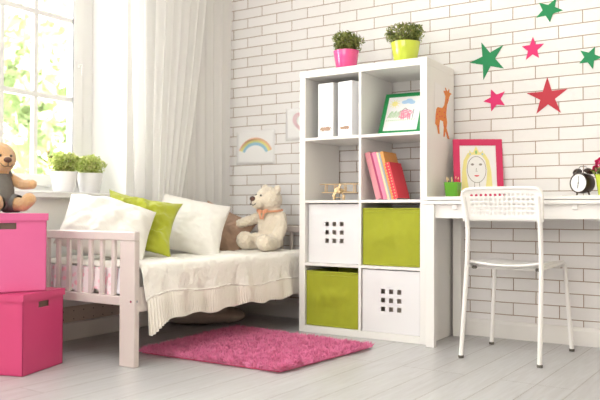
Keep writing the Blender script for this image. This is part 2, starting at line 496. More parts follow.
# ------------------------------------------------------------------ garden outside
bm = B(); rng(bm, -40, -2.06, -25, 40, -.75, -.65)
gm = mat('garden_grass', (.42, .50, .34), .9, var=.3, vscale=2)
ob = obj('garden_lawn', bm, gm); tag(ob, 'pale green lawn outside the window', 'lawn', kind='stuff')
def leafcloud(bm, cs, n, size, rnd):
    for _ in range(n):
        c, s = rnd.choice(cs)
        d = Vector((rnd.gauss(0, 1), rnd.gauss(0, 1), rnd.gauss(0, 1))).normalized()
        rr = rnd.uniform(.45, 1.0)**.5
        p = Vector(c)+Vector((d.x*s[0], d.y*s[1], d.z*s[2]))*rr
        q = (d+Vector((rnd.uniform(-.8, .8), rnd.uniform(-.8, .8), rnd.uniform(-.8, .8)))).normalized()
        t = q.cross(Vector((0, 0, 1)));
        if t.length < .1: t = Vector((1, 0, 0))
        t.normalize(); u = q.cross(t)
        L_ = size*rnd.uniform(.7, 1.3)
        a = rnd.uniform(0, 2*PI)
        e1 = t*math.cos(a)+u*math.sin(a); e2 = u*math.cos(a)-t*math.sin(a)
        vs = [bm.verts.new(x) for x in (p-e1*L_, p+e2*L_*.42+q*L_*.15, p+e1*L_, p-e2*L_*.42+q*L_*.15)]
        bm.faces.new(vs)
for k, (x, y, h, s, n) in enumerate(((-9.0, 4.2, 3.2, 1.5, 2400), (-12.0, 7.5, 4.8, 2.3, 2600), (-8.2, 1.9, 1.9, 1.0, 1600), (-19.5, 5.6, 7.0, 2.3, 2400))):
    rnd = random.Random(40+k)
    t = thing('garden_tree', ['leafy tree in bright haze seen through the right half of the window', 'tall pale tree further off behind the window bars',
              'low leafy bush outside below the window bars', 'tall hazy tree furthest off outside the window'][k], 'tree', (x, y, -.65), 0, 'trees outside the window')
    bm = B(); tube(bm, [(0, 0, 0), (.08, .05, h*.5), (0, .1, h)], [.14, .10, .04], 8)
    obj('trunk', bm, M['twig'], t)
    bm = B()
    cs = [((rnd.uniform(-s, s)*.6, rnd.uniform(-s, s)*.6, h+rnd.uniform(-s, s)*.75), (s*rnd.uniform(.3, .5),)*3) for _ in range(16)]
    leafcloud(bm, cs, int(n*1.1), .19, rnd)
    obj('foliage', bm, M['treeleaf'], t, recalc=False)

# ------------------------------------------------------------------ curtains
def curtain(name, label, m, x, ytop, ybot, z0, z1, folds, amp, ph):
    def f(u, v):
        z = z1+(z0-z1)*v
        e = v**1.6
        ya = ytop[0]*(1-e)+ybot[0]*e; yb = ytop[1]*(1-e)+ybot[1]*e
        y = ya+(yb-ya)*u
        a = amp*(.75+.25*v)
        q = 2*PI*folds*u+ph+.7*math.sin(u*9+ph)
        xx = x+a*math.sin(q)+.18*a*math.sin(2.3*q+v*1.3)+.012*nz(u*5, v*2, ph)
        return (xx, y+.008*math.cos(q)+.01*nz(u*3, v*3, ph+4), z)
    bm = B(); grid(bm, 220, 40, f)
    o = obj(name, bm, m, None, 180)
    return tag(o, label, 'curtain', 'sheer curtains by the window')
curtain('sheer_curtain', 'wide sheer white curtain hanging down over the room corner', sheer_mat('sheer_voile', .42), XW+.085, (-.97, -.062), (-.93, -.062), .445, 2.62, 10, .005, .4)
curtain('sheer_curtain', 'narrower sheer white curtain gathered in towards its lower end beside the window', sheer_mat('sheer_voile_dense', .22), XW+.135, (-.80, -.33), (-.83, -.66), .46, 2.62, 6, .0055, 1.4)
t = thing('curtain_rod', 'white curtain rod above the window carrying the sheers', 'curtain rod', (0, 0, 0))
bm = B(); tube(bm, [(XW+.11, -2.6, 2.63), (XW+.11, 0, 2.63)], .011, 10); obj('rod', bm, M['white'], t, 40)
for y in (-2.5, -.02):
    bm = B(); rng(bm, XW, XW+.12, y-.01, y+.01, 2.615, 2.645); obj('bracket', bm, M['white'], t)

# ------------------------------------------------------------------ shelf unit
t = thing('shelf_unit', 'tall white open cube shelf unit of eight compartments against the brick wall', 'shelf unit', (0, 0, 0))
D = .39
bm = B(); rng(bm, -.77, 0, -D, 0, 1.432, 1.470, .0012); obj('top_panel', bm, M['white'], t)
bm = B(); rng(bm, -.7315, -.0385, -D, 0, 0.0005, .038, .0012); obj('bottom_panel', bm, M['white'], t)
for a, b in ((-.77, -.732), (-.038, 0)):
    bm = B(); rng(bm, a, b, -D, 0, 0.0005, 1.4315, .0012); obj('side_panel', bm, M['white'], t)
bm = B(); rng(bm, -.393, -.377, -D+.001, 0, .0385, 1.4315, .0008); obj('divider', bm, M['white'], t)
for z in (.373, .724, 1.075):
    bm = B()
    rng(bm, -.7315, -.3932, -D+.001, 0, z, z+.016, .0008); rng(bm, -.3768, -.0385, -D+.001, 0, z, z+.016, .0008)
    obj('shelf', bm, M['white'], t)

# holed insert boxes
def insert(label, x0, z0, yy):
    W_ = .331; H_ = .329
    t = thing('insert_box', label, 'storage box', (x0, yy, z0), 0, 'white inserts with square holes')
    bm = B(); y1 = .36
    rng(bm, 0.001, .012, .014, y1, 0.0005, H_); rng(bm, W_-.012, W_-.001, .014, y1, 0.0005, H_)
    rng(bm, .012, W_-.012, .014, y1, 0.0005, .012); rng(bm, .012, W_-.012, y1-.01, y1, .012, H_)
    rng(bm, .012, W_-.012, .014, y1, H_-.012, H_)
    obj('carcass', bm, M['insert'], t)
    # front panel: lattice with nine square holes
    hs = .0245; pt = .0465; cx = W_*.51; cz = H_*.52
    xs = [.001]+[v for k in (-1, 0, 1) for v in (cx+k*pt-hs/2, cx+k*pt+hs/2)]+[W_-.001]
    zs = [.001]+[v for k in (-1, 0, 1) for v in (cz+k*pt-hs/2, cz+k*pt+hs/2)]+[H_-.001]
    bm = B()
    V = [[bm.verts.new((x, 0, z)) for z in zs] for x in xs]
    for i in range(7):
        for j in range(7):
            if i in (1, 3, 5) and j in (1, 3, 5): continue
            bm.faces.new((V[i][j], V[i+1][j], V[i+1][j+1], V[i][j+1]))
    fr = bmesh.ops.extrude_face_region(bm, geom=bm.faces[:])
    bmesh.ops.translate(bm, vec=(0, .006, 0), verts=[v for v in fr['geom'] if isinstance(v, bmesh.types.BMVert)])
    obj('front_panel', bm, M['insert'], t)
    bm = B(); rng(bm, .014, W_-.014, .075, .080, .014, H_-.014); obj('hole_backing', bm, M['panel'], t)  # tan sheet added behind the holes; its colour stands in for the shaded inside
    return t
insert('white insert box with nine square holes, left column just above the lime fabric box', -.7265, .3895, -.362)
insert('white insert box with nine square holes, right column at the bottom beside the lime box', -.372, .0385, -.382)

# lime fabric boxes
def fabric_box(label, x0, z0, seed):
    t = thing('fabric_box', label, 'storage box', (x0, -.378, z0), 0, 'lime fabric storage boxes')
    W_ = .326; H_ = .305; D_ = .36
    bm = B()
    def side(P0, ex, ey, n):
        def f(u, v):
            p = Vector(P0)+Vector(ex)*u+Vector(ey)*v
            k = math.sin(PI*u)*math.sin(PI*v)
            return p+Vector(n)*(.016*k*nz(u*3+seed, v*3, seed)+.011*k*abs(nz(u*5+v*3, v*5-u*2, seed)))
        grid(bm, 24, 24, f)
    side((0, 0, .001), (W_, 0, 0), (0, 0, H_), (0, -1, 0))
    side((0, D_, .001), (W_, 0, 0), (0, 0, H_), (0, 0, 0))
    side((0, 0, .001), (0, D_, 0), (0, 0, H_), (0, 0, 0))
    side((W_, 0, .001), (0, D_, 0), (0, 0, H_), (0, 0, 0))
    side((0, 0, .001), (W_, 0, 0), (0, D_, 0), (0, 0, 0))
    bmesh.ops.remove_doubles(bm, verts=bm.verts, dist=.0005)
    o = obj('body', bm, M['lime'], t, 60)
    solidify(o, .003)
    bm = B()
    for z, r_ in ((H_-.003, .0045), (H_-.022, .0022), (.006, .003)):
        tube(bm, [(0, 0, z), (W_, 0, z)], r_, 8); tube(bm, [(0, D_, z), (W_, D_, z)], r_, 8)
        tube(bm, [(0, 0, z), (0, D_, z)], r_, 8); tube(bm, [(W_, 0, z), (W_, D_, z)], r_, 8)
    for x in (.001, W_-.001): tube(bm, [(x, -.0005, .004), (x, -.0005, H_-.002)], .0022, 8)
    obj('seam', bm, M['lime'], t, 60)
    return t
fabric_box('lime green fabric box, upper one, right column under the books', -.3705, .3895, 1)
fabric_box('lime green fabric box, lower one, left column at the bottom', -.7255, .0385, 5)

# magazine files
def file_box(label, x, y, rz):
    t = thing('magazine_file', label, 'magazine file', (x, y, 1.0915), rz, 'white magazine files')
    W_, Dp, H_ = .1, .26, .305
    bm = B()
    prof = [(0, 0), (Dp, 0), (Dp, .13), (.06, H_), (0, H_)]
    th = .003
    for x0 in (0, W_-th):
        a = [bm.verts.new((x0, p[0], p[1])) for p in prof]; b = [bm.verts.new((x0+th, p[0], p[1])) for p in prof]
        bm.faces.new(a); bm.faces.new(b[::-1])
        for k in range(5): bm.faces.new((a[k], b[k], b[(k+1) % 5], a[(k+1) % 5]))
    rng(bm, th, W_-th, 0, th, 0, H_); rng(bm, th, W_-th, Dp-th, Dp, 0, .13); rng(bm, th, W_-th, 0, Dp, 0, th)
    rng(bm, th, W_-th, 0.004, .058, H_-.008, H_-.001)
    obj('body', bm, M['insert'], t)
    bm = B()
    pl = [(W_/2+(.026 if c > 0 else -.026)+.014*math.cos(a), .048+.014*math.sin(a)) for c, a in
          [(1, R(-90+18*k)) for k in range(11)]+[(-1, R(90+18*k)) for k in range(11)]]
    prism(bm, pl, -.0016, -.0002); obj('label_holder', bm, M['chrome'], t)
    bm = B()
    pl = [(W_/2+(.024 if c > 0 else -.024)+.010*math.cos(a), .048+.010*math.sin(a)) for c, a in
          [(1, R(-90+18*k)) for k in range(11)]+[(-1, R(90+18*k)) for k in range(11)]]
    prism(bm, pl, -.0022, -.0015); obj('finger_hole', bm, M['tan'], t)
    return t
file_box('white magazine file, left of the two on the top shelf', -.668, -.355, R(-3))
file_box('white magazine file, right of the two and next to the divider', -.546, -.345, R(-11))

# ------------------------------------------------------------------ pictures / drawings
def frame(name, label, cat, W_, H_, bw, m, M4):
    t = thing(name, label, cat)
    t.matrix_world = M4
    bm = B()
    for x0, x1, z0, z1 in ((0, bw, 0, H_), (W_-bw, W_, 0, H_), (bw, W_-bw, 0, bw), (bw, W_-bw, H_-bw, H_)):
        rng(bm, x0, x1, 0, .016, z0, z1, .0015)
    obj('picture_frame', bm, m, t)
    bm = B(); rng(bm, bw-.002, W_-bw+.002, .006, .013, bw-.002, H_-bw+.002); obj('drawing_sheet', bm, M['paper'], t)
    return t
def leanmat(loc, rz, lean):
    return Matrix.Translation(Vector(loc)) @ Matrix.Rotation(rz, 4, 'Z') @ Matrix.Rotation(-lean, 4, 'X')

# green frame in the upper right compartment
t = frame('green_picture_frame', 'green framed drawing leaning back in the top right compartment', 'picture', .236, .272, .022, M['green'],
          leanmat((-.311, -.325, 1.094), R(5), R(29)))
y0, y1 = .0050, .0059
bm = B(); prism(bm, arc(.062, .205, .017, .017, 0, 340, 14), y0, y1)
for k in range(10):
    a = 2*PI*k/10; stroke(bm, [(.062+.019*math.cos(a), .205+.019*math.sin(a)), (.062+.028*math.cos(a), .205+.028*math.sin(a))], .003, y0, y1)
obj('drawn_sun', bm, M['crayY'], t)
bm = B()
for c in ((.120, .212, .02, .012), (.142, .218, .022, .016), (.160, .208, .018, .012)): prism(bm, arc(c[0], c[1], c[2], c[3], 0, 345, 14), y0, y1-.0002*c[0])
obj('drawn_cloud', bm, M['crayS'], t)
bm = B()
for k in range(10): stroke(bm, arc(.135+.012*math.sin(k*2.1), .132+.011*math.cos(k*1.7), .026, .016, k*40, k*40+220, 8), .0032, y0, y1)
for x in (.112, .124, .150, .160): stroke(bm, [(x, .13), (x+.003, .098)], .006, y0, y1)
obj('drawn_horse', bm, M['crayP'], t)
bm = B()
for k in range(9): stroke(bm, [(.036+.008*k, .112+.006*math.sin(k*3)), (.046+.007*k, .150-.006*math.cos(k*2))], .003, y0, y1)
for k in range(14): stroke(bm, [(.03+.012*k, .088), (.034+.012*k, .098)], .0022, y0, y1)
obj('drawn_grass', bm, M['crayG'], t)
bm = B()
stroke(bm, [(.176, .098), (.178, .160)], .003, y0, y1); stroke(bm, [(.110, .155), (.128, .172), (.146, .156)], .003, y0, y1)
islands('drawn_line', bm, M['crayK'], t)

# pink frame on the desk
t = frame('pink_picture_frame', 'deep pink framed drawing of a crowned girl leaning on the brick wall', 'picture', .262, .322, .034, M['pinkframe'],
          leanmat((.058, -.148, .7525), R(30), R(9)))
y0, y1 = .0050, .0060
bm = B()
for s in (-1, 1):
    cx = .1225
    pl = [(cx+s*.010, .252), (cx+s*.045, .245), (cx+s*.068, .205), (cx+s*.078, .14), (cx+s*.082, .036), (cx+s*.042, .036), (cx+s*.050, .09), (cx+s*.056, .15), (cx+s*.048, .205), (cx+s*.03, .232)]
    prism(bm, pl if s > 0 else pl[::-1], y0+.0004, y1)
obj('drawn_hair', bm, M['gold'], t)
bm = B(); stroke(bm, arc(.1225, .155, .050, .072, 0, 360, 28), .0028, y0, y0+.0004)
stroke(bm, [(.110, .084), (.108, .05), (.070, .036)], .0025, y0, y1); stroke(bm, [(.135, .084), (.137, .05), (.170, .036)], .0025, y0, y1)
stroke(bm, [(.122, .162), (.119, .146), (.126, .145)], .002, y0, y1)
islands('drawn_outline', bm, M['crayK'], t)
bm = B(); prism(bm, arc(.101, .183, .009, .006, 0, 340, 12), y0, y1-.0002); prism(bm, arc(.144, .183, .009, .006, 0, 340, 12), y0, y1-.0002)
islands('drawn_eye', bm, M['crayK'], t)
bm = B(); prism(bm, arc(.1225, .124, .013, .008, 180, 360, 12), y0, y1-.0002); obj('drawn_mouth', bm, M['red'], t)
bm = B(); prism(bm, [(.080, .222), (.088, .262), (.102, .240), (.1225, .284), (.143, .240), (.158, .262), (.166, .222), (.145, .236), (.10, .236)][::-1], y0-.0003, y1-.0006)
obj('drawn_crown', bm, M['gold'], t)
bm = B(); prism(bm, arc(.1225, .250, .006, .011, 0, 340, 12), y0-.0008, y0-.0004); obj('drawn_green_gem', bm, M['crayG'], t)
bm = B(); prism(bm, arc(.156, .240, .005, .006, 0, 340, 12), y0-.0008, y0-.0004); prism(bm, arc(.090, .240, .004, .005, 0, 340, 12), y0-.0008, y0-.0004)
islands('drawn_blue_gem', bm, M['crayB'], t)

# wall papers
def sheet(name, label, x, z, w, h, roll):
    t = thing(name, label, 'drawing', group='drawings taped to the brick wall')
    t.matrix_world = Matrix.Translation((x, YB-.0020, z)) @ Matrix.Rotation(roll, 4, 'Y')
    bm = B()
    grid(bm, 12, 10, lambda u, v: (w*(u-.5), -.0003*abs(math.sin(6*u+4*v)), h*(v-.5)))
    o = obj('paper_sheet', bm, M['paper'], t, 180); solidify(o, .0006, 1)
    return t
t = sheet('rainbow_drawing', 'rainbow drawing on white paper taped to the bricks above the cream bear', -1.386, 1.104, .312, .226, R(1))
for nm, m_, r0, r1 in (('orange_arc', 'crayO', .132, .142), ('yellow_arc', 'crayY', .114, .131), ('blue_arc', 'crayB', .092, .110)):
    bm = B(); rd = random.Random(3)
    pts = arc(0, -.062, r0, r0*.82, 20, 160, 22); pto = arc(0, -.062, r1, r1*.88, 20, 160, 22)
    prism(bm, pts+pto[::-1], -.0015, -.0009)
    for k in range(26):
        a = R(22+5.3*k); stroke(bm, [(r0*.97*math.cos(a), -.062+r0*.80*math.sin(a)), (r1*1.03*math.cos(a+.03), -.062+r1*.9*math.sin(a+.03))], (.0025), -.0017, -.0010)
    obj(nm, bm, M[m_], t)
t = sheet('heart_drawing', 'white paper with a pale pink heart half hidden behind the shelf unit', -1.005, 1.235, .275, .205, R(1))
bm = B()
for s in (1.0, .93, .86, .78, .70):
    hp = [(.0052*s*16*math.sin(a)**3, .0052*s*(13*math.cos(a)-5*math.cos(2*a)-2*math.cos(3*a)-math.cos(4*a))+.01) for a in [2*PI*k/40 for k in range(41)]]
    stroke(bm, hp, .0048, -.0017, -.0009)
obj('heart_outline', bm, M['pale'], t)

# giraffe paper on the side of the shelf unit: local X runs along world Y (near to far)
t = thing('giraffe_picture', 'orange paper giraffe stuck on the right side panel of the shelf unit', 'drawing')
t.matrix_world = Matrix.Translation((.0012, 0, 0)) @ Matrix.Rotation(R(90), 4, 'Z')
bm = B()
pl = [(-.288, 1.355), (-.215, 1.352), (-.12, 1.335), (-.04, 1.33), (-.05, 1.20), (-.045, 1.09), (-.10, 1.082), (-.2, 1.098), (-.285, 1.115), (-.292, 1.23)]
prism(bm, pl, -.0006, 0); obj('paper_sheet', bm, M['paper'], t)
def gy(u, v): return (-.295+(u-78)/(165-78)*.245, 1.366-(v-28)/(360-28)*.290)
gp = [(136, 48), (141, 62), (147, 66), (152, 50), (156, 52), (154, 68), (168, 72), (160, 82), (154, 100), (150, 128), (143, 150), (140, 180), (138, 215), (143, 262), (140, 300), (152, 345), (156, 362), (146, 362), (134, 318), (130, 355), (124, 355), (126, 300), (122, 262), (106, 258), (102, 300), (104, 345), (97, 345), (90, 300), (82, 290), (84, 240), (88, 200), (94, 186), (118, 182), (128, 160), (133, 125), (134, 100), (128, 84), (124, 72), (136, 68), (132, 50)]
bm = B(); prism(bm, [gy(*p) for p in gp], -.0018, -.0008); obj('giraffe_cutout', bm, M['orange'], t)
bm = B()
for u, v in ((92, 230), (104, 208), (116, 232), (128, 205), (130, 236), (105, 240), (137, 178), (145, 118), (97, 300), (131, 290), (143, 330), (90, 255)):
    c = gy(u, v); prism(bm, arc(c[0], c[1], .006, .0045, 0, 330, 8), -.0024, -.0019)
islands('giraffe_spot', bm, M['red'], t)

# stars
def star(label, tips, m_, inner):
    cx = sum(p[0] for p in tips)/5; cz = sum(p[1] for p in tips)/5
    pts = []
    for k in range(5):
        a = tips[k]; b = tips[(k+1) % 5]
        pts.append((a[0]-cx, a[1]-cz))
        mx_, mz_ = (a[0]+b[0])/2-cx, (a[1]+b[1])/2-cz
        pts.append((mx_*inner/.809, mz_*inner/.809))
    bm = B(); prism(bm, pts, -.003, 0)
    o = obj('paper_star', bm, M[m_]); o.location = (cx, YB-.0012, cz)
    tag(o, label, 'star', 'paper stars on the brick wall')
star('large green star, nearest the shelf unit on the brick wall', [(.147, 1.609), (.268, 1.580), (.271, 1.452), (.158, 1.402), (.080, 1.504)], 'stargreen', .36)
star('pink star just below the topmost green star', [(.425, 1.603), (.481, 1.560), (.456, 1.488), (.388, 1.486), (.367, 1.560)], 'starpink', .43)
star('small pink star below the large green one', [(.201, 1.345), (.276, 1.327), (.276, 1.252), (.202, 1.225), (.158, 1.283)], 'starpink', .45)
star('large red star, the only red one', [(.498, 1.383), (.598, 1.312), (.566, 1.190), (.442, 1.195), (.391, 1.308)], 'starred', .36)
star('green star at the right edge beside the red one', [(.732, 1.513), (.764, 1.456), (.722, 1.400), (.657, 1.437), (.662, 1.502)], 'stargreen', .45)
star('topmost green star, highest of them all', [(.457, 1.779), (.545, 1.789), (.578, 1.722), (.512, 1.669), (.442, 1.703)], 'stargreen', .45)

# ------------------------------------------------------------------ books
lean = R(15.5)
books = [(.030, .262, .16, (.74, .30, .34), 'thick pale pink book, leftmost of the leaning row'),
         (.010, .258, .16, (.45, .05, .14), 'thin dark crimson book second from the divider'),
         (.023, .262, .16, (.80, .25, .38), 'pink book between the crimson one and the striped one'),
         (.010, .262, .16, (.86, .72, .45), 'thin cream and yellow book in the leaning row'),
         (.009, .260, .16, (.42, .46, .50), 'thin grey book beside the orange one'),
         (.016, .265, .17, (.80, .36, .10), 'tall orange book behind the dotted red one'),
         (.028, .200, .15, (.75, .05, .07), 'red book with small yellow dots, rightmost and lowest')]
xb = -.3755+.262*math.sin(lean)
for k, (th, h, dp, col, lab) in enumerate(books):
    t = thing('book', lab, 'book', group='books leaning in the right column')
    yy = -.352 if k < 5 else (-.350 if k == 5 else -.365)
    t.matrix_world = Matrix.Translation((xb, yy, .7408)) @ Matrix.Rotation(-lean, 4, 'Y')
    t.matrix_world = Matrix.Translation((0, 0, 0)) @ t.matrix_world
    cm = dots_mat('dotted_red_cover', (.75, .045, .07), (.90, .50, .25), 62, .2) if k == 6 else mat('book_cover', col, .45, var=.1, vscale=40)
    bm = B(); c = .0016
    rng(bm, 0, c, 0, dp, 0, h); rng(bm, th-c, th, 0, dp, 0, h); rng(bm, c, th-c, 0, c, 0, h)
    obj('cover', bm, cm, t)
    bm = B(); rng(bm, c, th-c, c, dp-.003, .003, h-.003); obj('pages', bm, M['paper'], t)
    xb += th/math.cos(lean)+.0012

# ------------------------------------------------------------------ wooden biplane
t = thing('toy_biplane', 'small light wood toy biplane on the third shelf', 'toy', (-.578, -.26, .7405), R(10))
def wing(z, w):
    bm = B(); rng(bm, -w/2, w/2, -.022, .022, z, z+.004, .0015); return bm
obj('wing', wing(.090, .235), M['wood'], t); obj('wing', wing(.042, .21), M['wood'], t)
bm = B()
for x in (-.085, -.03, .03, .085):
    for y in (-.015, .015): tube(bm, [(x, y, .045), (x, y, .091)], .0022, 6)
islands('strut', bm, M['wood'], t)
bm = B(); tube(bm, [(0, -.055, .055), (0, -.05, .055), (0, .0, .055), (0, .06, .052), (0, .11, .05)], [.010, .017, .016, .011, .005], 12)
obj('fuselage', bm, M['wood'], t, 40)
bm = B(); rng(bm, -.04, .04, .09, .112, .05, .053); rng(bm, -.0015, .0015, .09, .112, .05, .08); obj('tail', bm, M['wood'], t)
bm = B(); box(bm, (0, -.060, .055), (.012, .003, .085), .001, Matrix.Rotation(R(35), 4, 'Y')); obj('propeller', bm, M['wood'], t)
for x in (-.028, .028):
    bm = B(); lathe(bm, [(.001, -.004), (.015, -.004), (.0155, 0), (.015, .004), (.001, .004)], 16, (x, -.02, .0158), Matrix.Rotation(R(90), 4, 'Y'))
    wh = obj('wheel', bm, M['wood'], t, 40)
bm = B()
for x in (-.02, .02): tube(bm, [(x, -.02, .045), (x*1.2, -.02, .018)], .002, 6)
tube(bm, [(-.03, -.02, .0158), (.03, -.02, .0158)], .0018, 6); obj('axle', bm, M['wood'], t)

# ------------------------------------------------------------------ potted plants
def pot_prof(r0, r1, h, th=.004):
    return [(.001, 0.0), (r0*.92, 0.0), (r0, .004), (r1, h-.003), (r1, h), (r1-th, h), (r1-th-.002, h-.02), (.001, h-.022)]
def plant(name, label, loc, r0, r1, h, pm, lm, fr, fh, n, size, seed, group):
    t = thing(name, label, 'potted plant', loc, seed, group)
    bm = B(); lathe(bm, pot_prof(r0, r1, h), 40); obj('pot', bm, pm, t, 40)
    bm = B(); lathe(bm, [(.001, h-.0218), (r1*.9, h-.0218), (r1*.88, h-.012), (.001, h-.008)], 24); obj('soil', bm, M['soil'], t)
    rnd = random.Random(seed*13+1)
    bm = B(); cs = []
    for k in range(44):
        a = rnd.uniform(0, 2*PI); q = rnd.uniform(0, 1)**.5
        top = Vector((fr*.86*q*math.cos(a), fr*.86*q*math.sin(a), h+fh*rnd.uniform(.70, .90)*(1-.42*q*q)))
        tube(bm, [(rnd.uniform(-.3, .3)*r1, rnd.uniform(-.3, .3)*r1, h-.02), (top.x*.6, top.y*.6, h+fh*.3), top], [.0018, .0014, .0008], 5)
        cs.append((top, (fr*.24,)*3))
        cs.append(((top.x*.8, top.y*.8, h+fh*.25), (fr*.3, fr*.3, fh*.25)))
    obj('stem', bm, M['twig'], t)
    bm = B(); leafcloud(bm, cs, n, size, rnd)
    obj('foliage', bm, lm, t, recalc=False)
    return t
plant('potted_boxwood', 'bushy green plant in a pink pot on top of the shelf unit', (-.560, -.225, 1.4705), .054, .074, .124, M['pinkpot'], M['boxleaf'], .100, .115, 1900, .0085, 2, 'potted plants on the shelf top')
plant('potted_boxwood', 'bushy green plant in a lime pot on top of the shelf unit', (-.192, -.225, 1.4705), .058, .080, .126, M['limepot'], M['boxleaf'], .112, .110, 2200, .0085, 3, 'potted plants on the shelf top')
plant('potted_grass', 'fluffy light green plant in a white pot on the sill, nearer the boxes', (-1.70, -1.268, .7735), .056, .071, .110, M['whitepot'], M['limeleaf'], .088, .112, 1900, .0090, 4, 'white pots on the window sill')
plant('potted_grass', 'fluffy light green plant in a white pot on the sill, nearer the curtain', (-1.70, -1.095, .7735), .056, .071, .110, M['whitepot'], M['limeleaf'], .086, .104, 1900, .0090, 5, 'white pots on the window sill')

# ------------------------------------------------------------------ desk
t = thing('desk', 'white desk with thick top and square legs beside the shelf unit', 'desk', (0, 0, 0))
DX0, DX1, DY0, DY1 = .003, 1.22, -.45, .012
bm = B(); rng(bm, DX0, DX1, DY0, DY1, .734, .752, .0015); obj('desk_top', bm, M['white'], t)
bm = B(); rng(bm, DX0, DX1, DY0, DY1, .713, .7315, .0015); obj('lower_top', bm, M['white'], t)
bm = B(); rng(bm, .06, DX1-.06, DY0+.02, DY0+.035, .645, .7128); obj('apron', bm, M['white'], t)
for x in (.165, .725):
    bm = B(); rng(bm, x-.012, x+.012, DY0+.011, DY0+.0198, .688, .7126, .002); obj('pull_tab', bm, M['white'], t)
for x in (DX0+.013, DX1-.06):
    for y in (DY0+.003, DY1-.075):
        bm = B(); rng(bm, x, x+.045, y, y+(.03 if y < -.3 else .06), .0006, .7128, .0015); obj('leg', bm, M['white'], t)
bm = B(); rng(bm, .02, .035, DY0+.04, DY1-.08, .645, .7128); rng(bm, DX1-.05, DX1-.035, DY0+.04, DY1-.08, .645, .7128); islands('side_rail', bm, M['white'], t)

# pencil cup and pencils
t = thing('pencil_cup', 'green plastic pencil cup on the desk beside the shelf unit', 'cup', (.080, -.235, .7525))
bm = B()
def cup_ring(s, z): return [bm.verts.new((sx*s, sy*s, z)) for sx, sy in ((-1, -.8), (-.8, -1), (.8, -1), (1, -.8), (1, .8), (.8, 1), (-.8, 1), (-1, .8))]
rs = [cup_ring(.030, 0), cup_ring(.037, .078), cup_ring(.0345, .078), cup_ring(.028, .004)]
for a, b in zip(rs, rs[1:]):
    for k in range(8): bm.faces.new((a[k], a[(k+1) % 8], b[(k+1) % 8], b[k]))
bm.faces.new(rs[0][::-1]); bm.faces.new(rs[-1])
obj('body', bm, M['cup'], t)
rnd = random.Random(5)
pcs = [('red', M['red']), ('pink', M['crayP']), ('blue', M['crayB']), ('orange', M['crayO']), ('green', M['crayG']), ('brown', M['wood']), ('dark', M['dark']), ('yellow', M['crayY']), ('rose', M['pinkframe'])]
for k, (nm, m_) in enumerate(pcs):
    a = 2*PI*k/9
    b0 = Vector((.0135*math.cos(a), .0135*math.sin(a), .006)); b1 = Vector((.0265*math.cos(a), .0265*math.sin(a), .080))
    d = (b1-b0).normalized(); Lp = .082+.012*rnd.random()
    t = thing('pencil', f'{nm} pencil standing in the green cup', 'pencil', (.080, -.235, .7525), 0, 'pencils in the green cup')
    bm = B(); tube(bm, [b0, b0+d*Lp], .0038, 6); obj('shaft', bm, m_, t)
    bm = B(); tube(bm, [b0+d*Lp, b0+d*(Lp+.012)], [.0037, .0008], 6); obj('tip', bm, M['wood'], t)

# alarm clock: face looks towards -Y then turned
t = thing('alarm_clock', 'dark twin bell alarm clock with a white face on the desk', 'clock', (.716, -.205, .7525), R(-25))
t.scale = (1.08, 1.4, 1.08)
RX = Matrix.Rotation(R(90), 4, 'X')
bm = B(); lathe(bm, [(.001, -.027), (.036, -.027), (.043, -.02), (.0455, 0), (.0455, .02), (.044, .0255), (.040, .026), (.039, .0235), (.001, .0235)], 40, (0, 0, .058), RX)
obj('case', bm, M['clockd'], t, 35)
bm = B(); lathe(bm, [(.001, .0236), (.0386, .0236), (.0386, .0246), (.001, .0246)], 40, (0, 0, .058), RX); f_ = obj('dial', bm, M['paper'], t, 35)
bm = B(); y = -.0252
stroke(bm, [(0, .058), (.002, .088)], .002, y-.0006, y); stroke(bm, [(0, .058), (-.004, .036)], .0028, y-.0006, y)
prism(bm, arc(0, .058, .003, .003, 0, 330, 10), y-.0008, y); obj('clock_hand', bm, M['clockd'], t)
for s in (-1, 1):
    bm = B(); Mb = Matrix.Rotation(s*R(32), 4, 'Y')
    lathe(bm, [(.001, .016), (.010, .014), (.018, .006), (.0195, -.002), (.018, -.002), (.001, .002)], 24, (s*.027, 0, .107), Mb)
    tube(bm, [(s*.0205, 0, .097), (s*.026, 0, .107)], .002, 6)
    obj('bell', bm, M['clockd'], t, 50)
    bm = B(); tube(bm, [(s*.026, 0, .022), (s*.034, 0, .0006)], [.004, .0035], 8); obj('foot', bm, M['clockd'], t)
bm = B(); tube(bm, roundpath([(-.022, 0, .117), (-.018, 0, .132), (.018, 0, .132), (.022, 0, .117)], .01), .0018, 6); tube(bm, [(0, 0, .104), (0, 0, .121)], .003, 8)
obj('handle', bm, M['chrome'], t, 50)

